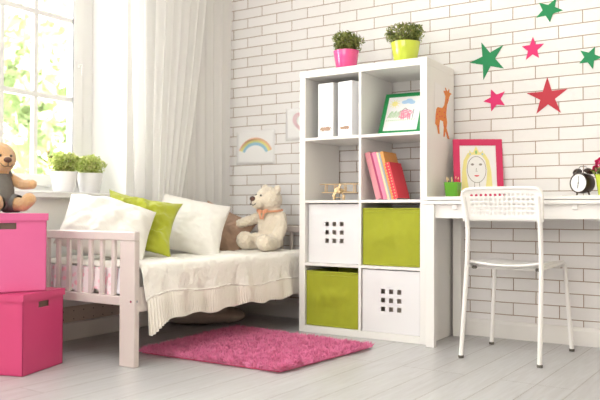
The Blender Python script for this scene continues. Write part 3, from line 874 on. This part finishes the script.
# flower pot at the right edge
t = thing('flower_pot', 'lime pot of bright pink flowers at the right end of the desk', 'potted plant', (.842, -.255, .7525))
t.scale = (1.1, 1.1, 1.1)
bm = B(); lathe(bm, pot_prof(.045, .056, .092), 32); obj('pot', bm, M['limepot'], t, 40)
bm = B(); lathe(bm, [(.001, .070), (.050, .070), (.048, .078), (.001, .082)], 20); obj('soil', bm, M['soil'], t)
rnd = random.Random(12)
bm = B(); cs = [((rnd.uniform(-.04, .04), rnd.uniform(-.04, .04), rnd.uniform(.09, .115)), (.035, .035, .02)) for _ in range(9)]
leafcloud(bm, cs, 260, .013, rnd); obj('foliage', bm, M['boxleaf'], t, recalc=False)
bm = B(); bf = B()
for k in range(16):
    a = rnd.uniform(0, 2*PI); q = rnd.uniform(.15, 1)*.070
    c = Vector((q*math.cos(a)-.006, q*math.sin(a), .150-.35*q+rnd.uniform(-.02, .02)))
    tube(bm, [(c.x*.3, c.y*.3, .08), c], .0012, 5)
    n_ = Vector((math.cos(a), math.sin(a), .7)).normalized(); u_ = n_.cross(Vector((0, 0, 1))).normalized(); v_ = n_.cross(u_)
    for p in range(5):
        b = 2*PI*p/5+k
        pc = c+(u_*math.cos(b)+v_*math.sin(b))*.011
        X = (u_*math.cos(b)+v_*math.sin(b)); Y = n_.cross(X)
        Mx = Matrix((X, Y, n_)).transposed().to_4x4()
        ell(bf, pc, (.011, .009, .0025), Mx, 1)
obj('stem', bm, M['boxleaf'], t); obj('blossom', bf, M['starpink'], t, 60)
# loose pencil and small glass marble on desk
bm = B(); tube(bm, [(.615, -.175, .7563), (.690, -.115, .7563)], .0036, 8)
tag(obj('loose_pencil', bm, mat('olive_paint', (.30, .26, .14), .5)), 'olive pencil lying on the desk in front of the alarm clock', 'pencil')

# ------------------------------------------------------------------ chair
t = t_chair = thing('desk_chair', 'white tubular metal chair with perforated backrest pulled up to the desk', 'chair', (0, 0, 0))
cxm, cym = .44, -.40
TR = .0105
zs_ = .434
# side frames
back = [((.253, -.597), (.300, -.600), (.286, -.640), (.267, -.655)), ((.615, -.607), (.617, -.602), (.621, -.640), (.632, -.655))]
frnt = [(.268, -.185, .292, -.20), (.652, -.150, .622, -.165)]
bl = [(.253, -.597, .008), (.283, -.597, .44), (.297, -.625, .62), (.283, -.650, .745)]
br = [(.612, -.610, .008), (.618, -.600, .44), (.620, -.628, .62), (.617, -.650, .745)]
for pts in (bl, br):
    bm = B(); tube(bm, roundpath(pts, .12, 6), TR, 14); obj('rear_leg', bm, M['chairwhite'], t, 60)
for k, (fx, fy, tx, ty) in enumerate(frnt):
    b_ = (bl, br)[k][1]
    bm = B(); tube(bm, roundpath([(fx, fy, .008), (tx, ty, zs_), (b_[0], b_[1], zs_-.005)], .05, 6), TR, 14); obj('front_leg', bm, M['chairwhite'], t, 60)
for x, y in ((.253, -.597), (.612, -.610), (.268, -.185), (.652, -.150)):
    bm = B(); lathe(bm, [(.001, .0006), (.0125, .0006), (.0130, .012), (.0115, .013), (.001, .013)], 16, (x, y, 0)); obj('foot_cap', bm, M['rubber'], t)
bm = B()
tube(bm, [(.287, -.50, zs_-.017), (.615, -.50, zs_-.017)], .008, 10); tube(bm, [(.290, -.24, zs_-.017), (.618, -.24, zs_-.017)], .008, 10)
islands('cross_bar', bm, M['chairwhite'], t)
for x, y in ((.305, -.56), (.595, -.565), (.300, -.24), (.606, -.235)):
    bm = B(); box(bm, (x, y, zs_-.014), (.022, .018, .014), .004); obj('seat_clip', bm, M['rubber'], t)
def perforated(nu, nv, u0, u1, v0, v1, rf, f, rows=None):
    """solid sheet in (s,t) with round holes in a nu x nv field, mapped by f"""
    bm = B()
    cw = (u1-u0)/nu; ch = (v1-v0)/nv
    cache = {}
    def V(s, t_):
        key = (round(s, 5), round(t_, 5))
        if key not in cache: cache[key] = bm.verts.new(f(s, t_))
        return cache[key]
    for i in range(nu):
        for j in range(nv):
            cx = u0+cw*(i+.5); cz = v0+ch*(j+.5)
            o8 = [(-.5, -.5), (0, -.5), (.5, -.5), (.5, 0), (.5, .5), (0, .5), (-.5, .5), (-.5, 0)]
            outer = [V(cx+a*cw, cz+b*ch) for a, b in o8]
            inner = [V(cx+rf*cw*math.cos(R(225+45*k)), cz+rf*ch*math.sin(R(225+45*k))) for k in range(8)]
            for k in range(8): bm.faces.new((outer[k], outer[(k+1) % 8], inner[(k+1) % 8], inner[k]))
    # solid border
    def strip(a0, a1, b0, b1, na, nb):
        for i in range(na):
            for j in range(nb):
                s0 = a0+(a1-a0)*i/na; s1 = a0+(a1-a0)*(i+1)/na; t0 = b0+(b1-b0)*j/nb; t1 = b0+(b1-b0)*(j+1)/nb
                bm.faces.new((V(s0, t0), V(s1, t0), V(s1, t1), V(s0, t1)))
    strip(u0, u1, 0, v0, nu*2, 2); strip(u0, u1, v1, 1, nu*2, 2)
    strip(0, u0, v0, v1, 3, nv*2); strip(u1, 1, v0, v1, 3, nv*2)
    strip(0, u0, 0, v0, 3, 2); strip(u1, 1, 0, v0, 3, 2); strip(0, u0, v1, 1, 3, 2); strip(u1, 1, v1, 1, 3, 2)
    return bm
def backf(s, tt):
    # s across, tt up; rounded upper corners, slight curve
    W0 = .346; H0 = .150
    a = (s-.5)*2
    z = .635+(H0-.002)*tt
    hw = W0/2+.006*tt
    top = .036
    # superellipse narrowing near the top corners
    k = max(0.0, (tt-(1-top/H0*1.0))/(top/H0))
    hw -= top*.62*(1-math.sqrt(max(0, 1-k*k)))
    x = .4555+a*hw
    y = -.628-.026*tt+.020*(1-a*a)*1.0-.0
    z += -.005*abs(a)**4*tt
    return (x, y-.001, z)
bm = perforated(14, 5, .085, .915, .16, .86, .32, backf)
o = obj('backrest', bm, M['chairwhite'], t, 60); solidify(o, .0035, 0)
bm = B()
n_ = 40
edge = [Vector(backf(0, k/12)) for k in range(13)]+[Vector(backf(k/24, 1)) for k in range(1, 24)]+[Vector(backf(1, 1-k/12)) for k in range(13)]
tube(bm, edge, .0078, 10); obj('backrest_rim', bm, M['chairwhite'], t, 60)
def seatf(s, tt):
    a = (s-.5)*2
    xl = .289+(.300-.289)*tt; xr = .612+(.620-.612)*tt
    x = xl+(xr-xl)*s
    y = -.592+.43*tt
    z = zs_+.012-.016*(1-a*a)*(1-.4*tt)+.010*math.exp(-((tt)/.06)**2)-.03*max(0, (tt-.9)/.1)**2
    return (x, y, z)
bm = perforated(14, 14, .1, .9, .12, .88, .22, seatf)
o = obj('seat', bm, M['chairwhite'], t, 60); solidify(o, .009, -1)

# ------------------------------------------------------------------ bed
BX0, BX1, BY0, BY1 = -1.597, -.843, -1.590, -.010
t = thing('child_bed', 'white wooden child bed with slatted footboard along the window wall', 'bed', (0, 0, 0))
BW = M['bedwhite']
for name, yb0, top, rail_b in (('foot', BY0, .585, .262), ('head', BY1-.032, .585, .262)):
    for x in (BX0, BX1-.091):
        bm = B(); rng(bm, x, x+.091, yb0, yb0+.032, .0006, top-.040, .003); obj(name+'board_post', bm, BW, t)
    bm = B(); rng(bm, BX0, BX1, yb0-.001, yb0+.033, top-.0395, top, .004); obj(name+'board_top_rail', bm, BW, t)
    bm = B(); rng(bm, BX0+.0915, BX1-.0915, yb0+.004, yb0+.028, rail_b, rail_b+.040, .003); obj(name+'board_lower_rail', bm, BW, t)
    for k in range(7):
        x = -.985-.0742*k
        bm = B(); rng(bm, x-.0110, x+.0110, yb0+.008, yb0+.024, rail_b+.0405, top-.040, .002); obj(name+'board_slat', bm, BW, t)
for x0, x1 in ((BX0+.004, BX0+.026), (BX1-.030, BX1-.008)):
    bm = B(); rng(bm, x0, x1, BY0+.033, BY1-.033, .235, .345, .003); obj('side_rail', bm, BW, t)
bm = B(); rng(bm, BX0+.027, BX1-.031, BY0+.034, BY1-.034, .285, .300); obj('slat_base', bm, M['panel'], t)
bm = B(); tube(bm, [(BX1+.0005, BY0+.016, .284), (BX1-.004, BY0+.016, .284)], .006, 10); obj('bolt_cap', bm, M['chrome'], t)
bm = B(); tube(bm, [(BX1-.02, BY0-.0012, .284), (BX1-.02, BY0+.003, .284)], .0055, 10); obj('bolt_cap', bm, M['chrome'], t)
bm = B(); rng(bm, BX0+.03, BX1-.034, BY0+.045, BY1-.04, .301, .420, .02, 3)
tag(obj('mattress', bm, M['cotton'], None, 40), 'white mattress mostly hidden under the cream coverlet', 'mattress')

# foot end cloths, ruffled, seen between the slats
def ruffled(name, label, cat, x0, x1, z0, z1, m_, ph, y):
    n = int((x1-x0)/.004)
    def f(u, v):
        x = x0+(x1-x0)*u
        a = .003+.011*v
        z = z1+(z0-z1)*v
        zz = z+(.012*math.sin(x*38+ph)+.008*math.sin(x*71))*v
        return (x, y-.0035-.010*v+a*math.sin(x*95+ph+1.5*math.sin(x*23))*.55, zz)
    bm = B(); grid(bm, n, 18, f)
    o = obj(name, bm, m_, None, 180); solidify(o, .002, 0)
    tag(o, label, cat)
ruffled('pink_print_sheet', 'pink patterned ruffled sheet hanging behind the footboard slats', 'sheet', -1.555, -.985, .305, .420, M['pinkcloth'], .5, BY0+.0405+.003)
ruffled('pale_sheet_end', 'pale lilac white sheet end beside the bed corner post', 'sheet', -.980, -.860, .305, .420, M['lilac'], 2.1, BY0+.0405+.003)

# coverlet
ZT = .430
def bottom(y):   # lower hem height of the plain cloth before the ruffle
    q = (y+1.50)/1.2
    return .288+.010*math.sin(q*6+.5)+.008*math.sin(q*17)
def cov(u, v):
    y0 = -1.545; y1 = -.05
    y = y0+(y1-y0)*u
    # v: 0 left edge, .62 right top edge, 1 hem
    Ltop = .70; Lr = .055; zb = bottom(y)
    Ld = ZT-.03-zb
    tot = Ltop+Lr+Ld
    s = v*tot
    wr = .010*nz(y*5, s*6, 1)+.008*nz(y*18, s*11, 3)
    if s < Ltop:
        x = -1.575+s; z = ZT+.006+wr*1.0
        k = max(0, (s-Ltop+.15)/.15); z += .004*k
        # foot end rolls down slightly
    elif s < Ltop+Lr:
        a = (s-Ltop)/Lr*PI/2
        x = -.875+.035*math.sin(a); z = ZT-.025+.035*math.cos(a)+wr*.6
    else:
        d = (s-Ltop-Lr)
        k = d/max(Ld, .01)
        fold = math.sin(y*22+1.2*math.sin(y*7))*.6+math.sin(y*47+2)*.35
        x = -.838+.010*k+.014*k*fold+wr*.4
        z = ZT-.025-d
    if u < .02:
        z -= .012*(1-u/.02)
    # near edge swings a little along the bed as it hangs
    if s > Ltop+Lr:
        k = (s-Ltop-Lr)/max(Ld, .01)
        y += .025*k*(1-u)**3
    return Vector((x, y, z))
t = thing('coverlet', 'cream crinkled coverlet with a pleated hem spread over the bed', 'coverlet', (0, 0, 0))
bm = B(); grid(bm, 300, 110, cov)
o = obj('cloth', bm, M['spread'], t, 180); solidify(o, .004, 0)
def ruf(u, v):
    p = cov(u, 1.0)
    y = p.y
    tip = .034*math.exp(-((y+1.51)/.04)**2)+.022*math.exp(-((y+1.49)/.14)**2)
    zb = .195-tip+.007*math.sin(y*13)+.006*math.sin(y*31+1)
    zt = p.z+.006
    z = zt+(zb-zt)*v
    a = .0030+.0045*v
    x = p.x+.003+.006*v+a*math.sin(y*2*PI/.0135+1.5*nz(y*9, 0, 2))+.004*v*math.sin(y*25)
    if v < .001: x -= .004
    return Vector((x, y+.012*v*(1-u)**6, z))
bm = B(); grid(bm, 900, 12, ruf)
o = obj('pleated_ruffle', bm, M['ruffle'], t, 180)
bm = B()
pts = [ruf(k/400, 0)+Vector((.003, 0, .002)) for k in range(401)]
tube(bm, pts, [.0034+.0010*math.sin(k*.9) for k in range(401)], 7); obj('gathered_band', bm, M['spread'], t, 60)

# ------------------------------------------------------------------ pillows
def pillow(name, label, w, h, d, m_, M4, seed, pinch=.06, group=None, crump=1.0):
    n = 56
    bm = B()
    def f(sgn):
        def g(u, v):
            a = (u-.5)*2; b = (v-.5)*2
            # concave edges, pointed corners
            ea = 1-pinch*(1-b*b)*(.9+.3*nz(seed, b*2, 1)); eb = 1-pinch*(1-a*a)*(.9+.3*nz(seed+5, a*2, 2))
            x = a*ea*w/2*(1-.02*(1-abs(b))); y = b*eb*h/2
            k = max(0, (1-abs(a)**2.6))**.62*max(0, (1-abs(b)**2.6))**.62
            r2 = math.hypot(a, b)
            fold = nz(a*2.2+seed, b*2.2, sgn*3+seed)*.22+nz(a*4+seed, b*3, sgn+seed)*.08
            # radial pulls from corners
            pull = .05*math.sin(7*math.atan2(b, a)*2+seed)*min(1, r2)**2
            z = sgn*d/2*k*(1+crump*(fold+pull))+crump*.006*nz(a*7+seed, b*7, seed)*k
            return Vector((x, y, z))
        return g
    V1 = grid(bm, n, n, f(1)); V2 = grid(bm, n, n, f(-1))
    bmesh.ops.remove_doubles(bm, verts=bm.verts, dist=.0008)
    bmesh.ops.transform(bm, matrix=Matrix.Identity(4), verts=bm.verts)
    o = obj(name, bm, m_, None, 180)
    o.matrix_world = M4
    tag(o, label, 'cushion' if 'cushion' in name else 'pillow', group)
    return o
def orient(c, normal, roll):
    """pillow plane normal; local Y points up as far as possible, then rolled"""
    n_ = Vector(normal).normalized(); up = Vector((0, 0, 1)); y = (up-n_*up.dot(n_)).normalized(); x = y.cross(n_)
    M3 = Matrix((x, y, n_)).transposed().to_4x4()
    return Matrix.Translation(Vector(c)) @ M3 @ Matrix.Rotation(roll, 4, 'Z')
PG = 'cushions heaped on the bed'
def corners(tl, tr, br, bl):
    tl, tr, br, bl = map(Vector, (tl, tr, br, bl))
    c = (tl+tr+br+bl)/4; X = ((tr-tl)+(br-bl))/2; Y = ((tl-bl)+(tr-br))/2
    w_, h_ = X.length, Y.length
    x = X.normalized(); y = (Y-x*Y.dot(x)).normalized(); n_ = x.cross(y)
    return Matrix.Translation(c) @ Matrix((x, y, n_)).transposed().to_4x4(), w_, h_
M4, w_, h_ = corners((-1.46, -1.385, .758), (-1.20, -1.115, .640), (-1.12, -1.30, .465), (-1.42, -1.53, .515))
pillow('bed_pillow', 'large white pillow slumped behind the footboard', w_*1.12, h_*1.14, .25, M['cotton'], M4, 1.3, pinch=.03, crump=1.2, group=PG)
M4, w_, h_ = corners((-1.50, -1.151, .800), (-1.20, -.862, .695), (-1.10, -1.13, .462), (-1.37, -1.33, .50))
pillow('lime_cushion', 'crumpled lime green cushion between two white pillows', w_*1.04, h_*1.04, .11, M['limep'], M4, 4.7, pinch=.15, crump=2.8, group=PG)
M4, w_, h_ = corners((-1.55, -.755, .812), (-1.20, -.495, .670), (-1.13, -.66, .435), (-1.42, -.84, .45))
pillow('white_cushion', 'square white cushion between the lime and the brown one', w_*1.05, h_*1.05, .15, M['cotton'], M4, 8.1, pinch=.08, group=PG)
M4, w_, h_ = corners((-1.52, -.42, .70), (-1.26, -.20, .66), (-1.20, -.30, .445), (-1.44, -.50, .45))
pillow('brown_cushion', 'brown cushion half hidden between the white cushion and the bear', w_*1.05, h_*1.05, .11, M['tan'], M4 @ Matrix.Rotation(R(-24), 4, 'Z'), 3.3, group=PG)

# ------------------------------------------------------------------ plush bears (local: faces -Y, sits at z=0)
def bear(name, label, loc, rz, sc, m_, arms, legs, body, head, fuzz, hs=1.0, ear=0.0):
    t = thing(name, label, 'teddy bear', loc, rz)
    t.scale = (sc, sc, sc)
    bm = B()
    ell(bm, (0, .01, .135), body)
    ell(bm, (0, 0, .22), (.062, .055, .05))
    hc = Vector(head[0]); Hm = Euler(head[1]).to_matrix().to_4x4()
    ell(bm, hc, (.083*hs, .078*hs, .078*hs), Hm)
    def hp(p): return hc+(Hm @ Vector(p))
    ell(bm, hp((0, -.070, -.022)), (.050, .042, .040), Hm)
    for s in (-1, 1):
        ell(bm, hp((s*.066, .008+ear, .058)), (.027, .017, .026), Hm)
    for A in arms+legs:
        pts, rad = A
        for k in range(len(pts)-1):
            p, q = Vector(pts[k]), Vector(pts[k+1])
            for j in range(9):
                u = j/8
                r_ = rad[k]*(1-u)+rad[k+1]*u
                ell(bm, p.lerp(q, u), (r_,)*3, None, 2)
    o = obj('body', bm, m_, t, 180, recalc=True)
    rm = o.modifiers.new('merge', 'REMESH'); rm.mode = 'VOXEL'; rm.voxel_size = .0042; rm.use_smooth_shade = True
    sm = o.modifiers.new('soften', 'SMOOTH'); sm.factor = .5; sm.iterations = 6
    tx = bpy.data.textures.new('fluff', 'CLOUDS'); tx.noise_scale = .013; tx.noise_depth = 1
    dp = o.modifiers.new('fluff', 'DISPLACE'); dp.texture = tx; dp.strength = fuzz; dp.mid_level = .5; dp.texture_coords = 'LOCAL'
    # face
    bm = B(); ell(bm, hp((0, -.108, -.006)), (.022, .013, .015), Hm); obj('nose', bm, M['nose'], t, 180)
    for s in (-1, 1):
        bm = B(); ell(bm, hp((s*.026*hs, -.0755*hs-(hs-1)*.02, .016)), (.0068, .0065, .0075), Hm, 2); obj('eye', bm, M['dark'], t, 180)
    bm = B()
    mp = [hp((-.034, -.098, -.024)), hp((-.017, -.109, -.044)), hp((0, -.1135, -.036)), hp((.017, -.109, -.044)), hp((.034, -.098, -.024))]
    tube(bm, roundpath(mp, .01), .0021, 6); tube(bm, [hp((0, -.115, -.018)), mp[2]], .0021, 6)
    obj('mouth', bm, M['dark'], t)
    return t
# cream bear against the brick wall
sc = 1.08
b1 = bear('cream_bear', 'cream plush bear with a peach ribbon sitting by the brick wall', (-1.095, -.205, .438), R(4), sc, M['plush'],
     [([(-.068, 0, .190), (-.115, -.045, .168), (-.155, -.080, .150)], [.033, .030, .028]),
      ([(.064, 0, .190), (.082, -.020, .130), (.074, -.050, .082)], [.034, .034, .035])],
     [([(-.050, -.03, .055), (-.085, -.105, .050), (-.092, -.125, .060)], [.050, .045, .052]),
      ([(.045, -.03, .055), (.050, -.120, .042), (.048, -.150, .050)], [.050, .042, .048])],
     (.080, .076, .112), ((-.008, -.010, .290), (R(-4), R(4), R(-27))), .010, .95)
bm = B(); tube(bm, [( .068*math.cos(a), -.004+.060*math.sin(a), .226+.006*math.sin(a)) for a in [2*PI*k/24 for k in range(25)]], .006, 8, False)
obj('ribbon', bm, M['ribbon'], b1, 180)
bm = B()
for s in (-1, 1):
    ell(bm, (-.012+s*.020, -.074, .222), (.020, .006, .012), Matrix.Rotation(s*R(-20), 4, 'Y'), 2)
    box(bm, (-.012+s*.010, -.081, .196), (.013, .004, .04), .001, Matrix.Rotation(s*R(14), 4, 'Y'))
ell(bm, (-.012, -.078, .221), (.008, .007, .008), None, 2); obj('bow', bm, M['ribbon'], b1, 180)

# tan bear sitting on the boxes, facing the room
b2 = bear('tan_bear', 'tan plush bear in a grey dungaree sitting on the pink boxes', (-1.318, -1.925, .667), R(101), .80, M['teddy'],
     [([(.070, -.005, .185), (.088, -.085, .150), (.075, -.165, .150)], [.033, .027, .026]),
      ([(-.075, .005, .185), (-.110, -.030, .125), (-.112, -.060, .075)], [.033, .029, .028])],
     [([(.045, -.03, .050), (.052, -.130, .040), (.050, -.170, .070)], [.046, .034, .036]),
      ([(-.045, -.02, .050), (-.095, -.085, .044), (-.125, -.110, .062)], [.046, .038, .036])],
     (.084, .074, .110), ((.0, -.004, .288), (R(4), 0, R(-20))), .007, 1.10, .055)
bm = B()
prof = [(.060, .012), (.092, .030), (.098, .070), (.097, .120), (.088, .165), (.076, .200), (.071, .205)]
rings = []
for r_, z in prof: rings.append([bm.verts.new((r_*math.cos(2*PI*k/36), .010+r_*.90*math.sin(2*PI*k/36), z)) for k in range(36)])
for a, b in zip(rings, rings[1:]):
    for k in range(36): bm.faces.new((a[k], a[(k+1) % 36], b[(k+1) % 36], b[k]))
for s in (-1, 1):
    tube(bm, [(s*.045, -.050, .195), (s*.050, -.030, .235), (s*.048, .02, .235), (s*.04, .065, .195)], .009, 8)
    tube(bm, [(s*.046, -.02, .054), ((.052, -.095, .046) if s > 0 else (-.098, -.088, .046))], [.057, .047], 20, False)
obj('dungaree', bm, M['grey'], b2, 180)

# ------------------------------------------------------------------ pink boxes
def pbox(label, c, rz, W_, Dp, H_, m_):
    t = thing('pink_box', label, 'storage box', c, rz, 'stacked pink boxes')
    bm = B(); th = .004; bx, by = W_/2-.006, Dp/2-.006
    hw, hz0, hz1 = .036, H_-.066, H_-.040
    # walls; front (-Y) and right(+X) walls are pierced by a grip hole
    def wall(a0, a1, fixed, axis):
        segs = [(a0, a1, 0.001, hz0), (a0, a1, hz1, H_-.004), (a0, -hw, hz0, hz1), (hw, a1, hz0, hz1)]
        for p, q, z0, z1 in segs:
            if axis == 'x': rng(bm, p, q, fixed, fixed+th, z0, z1)
            else: rng(bm, fixed, fixed+th, p, q, z0, z1)
    wall(-bx, bx, -by, 'x'); wall(-bx, bx, by-th, 'x'); wall(-by, by, bx-th, 'y'); wall(-by, by, -bx, 'y')
    rng(bm, -bx, bx, -by, by, .001, .005)
    bmesh.ops.remove_doubles(bm, verts=bm.verts, dist=.0001)
    obj('body', bm, m_, t)
    bm = B(); X, Y = W_/2, Dp/2
    rng(bm, -X, X, -Y, Y, H_-.003, H_, .001)
    for x0, x1, y0_, y1_ in ((-X, X, -Y, -Y+.003), (-X, X, Y-.003, Y), (-X, -X+.003, -Y+.003, Y-.003), (X-.003, X, -Y+.003, Y-.003)):
        rng(bm, x0, x1, y0_, y1_, H_-.030, H_-.003)
    obj('lid', bm, m_, t)
    bm = B(); k = .012; rng(bm, -bx+k, bx-k, -by+k, by-k, .008, H_-.04); obj('contents', bm, M['darkhole'], t)
    return t
# lower box: +Y local runs along its right face
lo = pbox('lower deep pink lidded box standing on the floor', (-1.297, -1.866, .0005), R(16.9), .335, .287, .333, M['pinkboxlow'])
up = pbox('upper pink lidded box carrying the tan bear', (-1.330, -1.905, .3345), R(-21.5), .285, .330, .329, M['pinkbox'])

# ------------------------------------------------------------------ bag under the bed
bm = B()
for c, s in (((0, 0, .055), (.20, .13, .055)), ((.13, .05, .05), (.12, .10, .05)), ((-.10, -.03, .045), (.12, .11, .045)), ((.05, -.02, .10), (.10, .08, .045))): ell(bm, c, s)
o = obj('cloth_bag', bm, M['stone'], None, 180)
m_ = o.modifiers.new('merge', 'REMESH'); m_.mode = 'VOXEL'; m_.voxel_size = .008; m_.use_smooth_shade = True
m2 = o.modifiers.new('s', 'SMOOTH'); m2.iterations = 8
o.location = (-1.385, -.50, 0.002); o.rotation_euler = (0, 0, R(20))
tag(o, 'soft grey cloth bundle lying on the floor in the shade under the bed', 'bundle')

# ------------------------------------------------------------------ rug
RC = [Vector((-1.070, -1.345, 0)), Vector((-.262, -1.325, 0)), Vector((-.188, -.615, 0)), Vector((-1.090, -.545, 0))]
def rugp(u, v): return (RC[0]*(1-u)+RC[1]*u)*(1-v)+(RC[3]*(1-u)+RC[2]*u)*v
t = thing('shaggy_rug', 'pink shaggy rug on the floor beside the bed', 'rug', (0, 0, 0))
bm = B()
def rr(u, v):
    a = (u-.5)*1.94; b = (v-.5)*1.94
    q = 1-.012*(abs(a*b))**6
    return rugp(.5+a*q/2, .5+b*q/2)+Vector((0, 0, .009))
grid(bm, 30, 24, rr)
o = obj('backing', bm, M['rugbase'], t); solidify(o, .0075, -1)
for v in o.data.vertices: pass
rnd = random.Random(99)
bm = B()
NT = 21000
for k in range(NT):
    u, v = rnd.random(), rnd.random()
    p = rugp(u, v)+Vector((0, 0, .008))
    ed = min(u, 1-u, (v)*.8, (1-v)*.8)
    out = Vector((0, 0, 0))
    if ed < .02: out = ((p-rugp(.5, .5)).normalized())*.6
    cl = Vector((nz(p.x*24, p.y*24, 1), nz(p.x*24, p.y*24, 7), 0))*2.0
    d = (Vector((rnd.uniform(-.5, .5), rnd.uniform(-.5, .5), 1))+cl+Vector((out.x, out.y, -.2 if ed < .02 else 0))).normalized()
    L_ = rnd.uniform(.020, .032)
    side = Vector((rnd.uniform(-1, 1), rnd.uniform(-1, 1), 0)).normalized()*.0026
    o2 = Vector((-side.y, side.x, 0))
    base = [bm.verts.new(p+side), bm.verts.new(p-side*.5+o2*.87), bm.verts.new(p-side*.5-o2*.87)]
    m1 = p+d*L_*.6
    mid_ = [bm.verts.new(m1+side*.9), bm.verts.new(m1-side*.45+o2*.78), bm.verts.new(m1-side*.45-o2*.78)]
    tip = bm.verts.new(p+d*L_+Vector((d.x, d.y, 0))*L_*.35)
    for i in range(3):
        j = (i+1) % 3
        bm.faces.new((base[i], base[j], mid_[j], mid_[i])); bm.faces.new((mid_[i], mid_[j], tip))
o = obj('pile', bm, M['rug'], t, recalc=False); o['kind'] = 'stuff'

# ------------------------------------------------------------------ parts of parts
NEST = {'finger_hole': 'label_holder', 'soil': 'pot', 'clock_hand': 'dial', 'backrest_rim': 'backrest', 'seat_clip': 'seat', 'pages': 'cover', 'tip': 'shaft',
        'drawn_blue_gem': 'drawn_crown', 'drawn_green_gem': 'drawn_crown', 'giraffe_spot': 'giraffe_cutout', 'bow': 'ribbon', 'gathered_band': 'pleated_ruffle',
        'drawn_eye': 'drawing_sheet', 'drawn_mouth': 'drawing_sheet', 'drawn_hair': 'drawing_sheet', 'drawn_sun': 'drawing_sheet', 'drawn_cloud': 'drawing_sheet',
        'drawn_horse': 'drawing_sheet', 'drawn_grass': 'drawing_sheet', 'drawn_line': 'drawing_sheet', 'drawn_outline': 'drawing_sheet',
        'orange_arc': 'paper_sheet', 'yellow_arc': 'paper_sheet', 'blue_arc': 'paper_sheet', 'heart_outline': 'paper_sheet', 'axle': 'fuselage', 'propeller': 'fuselage'}
for o in list(bpy.data.objects):
    k = o.name.split('.')[0]
    if o.parent and k in NEST:
        for q in list(o.parent.children):
            if q.name.split('.')[0] == NEST[k]:
                o.parent = q; break
caps = [o for o in t_chair.children if o.name.startswith('foot_cap')]
legs = [o for o in t_chair.children if o.name.startswith(('rear_leg', 'front_leg'))]
for c_, l_ in zip(caps, legs): c_.parent = l_

# ------------------------------------------------------------------ light
wd = bpy.data.worlds.new('World'); C.world = wd; wd.use_nodes = True
N = wd.node_tree.nodes; L = wd.node_tree.links
bg = N['Background']
WORLD, TOPFILL, WIN1, SIDEFILL, REARFILL = 2.6, 58, 125, 12, 112
bg.inputs['Color'].default_value = (1.0, .975, .985, 1); bg.inputs['Strength'].default_value = WORLD
def area(name, loc, target, sx, sy, power, col):
    l = bpy.data.lights.new(name, 'AREA'); l.shape = 'RECTANGLE'; l.size = sx; l.size_y = sy; l.energy = power; l.color = col
    o = bpy.data.objects.new(name, l); C.collection.objects.link(o); o.location = loc
    o.rotation_euler = (Vector(target)-Vector(loc)).to_track_quat('-Z', 'Y').to_euler()
    return o
area('overhead_fill_light', (-.5, -3.3, 2.72), (-.5, -3.3, 0), 2.6, 2.6, TOPFILL, (.88, .95, 1))  # added overhead fill, unseen; brightens the room from above
area('daylight_from_window', (XW-.50, -1.68, 1.6), (0, -1.5, .9), 1.5, 1.6, WIN1, (1, .975, .975))
area('side_fill_light', (XW-.50, -4.1, 1.6), (0, -3.6, .9), 2.1, 1.6, SIDEFILL, (1, .975, .975))  # added side fill shining through the invented side window
area('rear_fill_light', (.3, -6.30, 1.55), (-.5, 0, .8), 3.0, 1.7, REARFILL, (1, .91, .84))  # added frontal fill through the invented rear window, warm to tint the shade
sl = bpy.data.lights.new('sun', 'SUN'); sl.energy = 105; sl.angle = R(1)
so = bpy.data.objects.new('sun', sl); C.collection.objects.link(so); so.rotation_euler = (0, R(38), R(10))

# ------------------------------------------------------------------ camera
cam = bpy.data.cameras.new('camera'); co = bpy.data.objects.new('camera', cam); C.collection.objects.link(co)
yaw, pit, rol = 5.66823441e-01, 1.74870034e-02, 3.42211403e-03
f = Vector((-math.sin(yaw)*math.cos(pit), math.cos(yaw)*math.cos(pit), math.sin(pit)))
rt = Vector((math.cos(yaw), math.sin(yaw), 0)); upv = rt.cross(f)
R2 = rt*math.cos(rol)+upv*math.sin(rol); U2 = upv*math.cos(rol)-rt*math.sin(rol)
co.matrix_world = Matrix.Translation((1.38717767, -3.77269415, .671356188)) @ Matrix((R2, U2, -f)).transposed().to_4x4()
cam.sensor_width = 36; cam.lens = 706.92*36/600
cam.clip_start = .05; cam.clip_end = 200
cam.dof.use_dof = True; cam.dof.focus_distance = 3.5; cam.dof.aperture_fstop = 2.4
C.camera = co
C.view_settings.view_transform = 'Standard'; C.view_settings.look = 'None'; C.view_settings.gamma = 1
C.view_settings.use_curve_mapping = False
C.view_settings.exposure = -.50
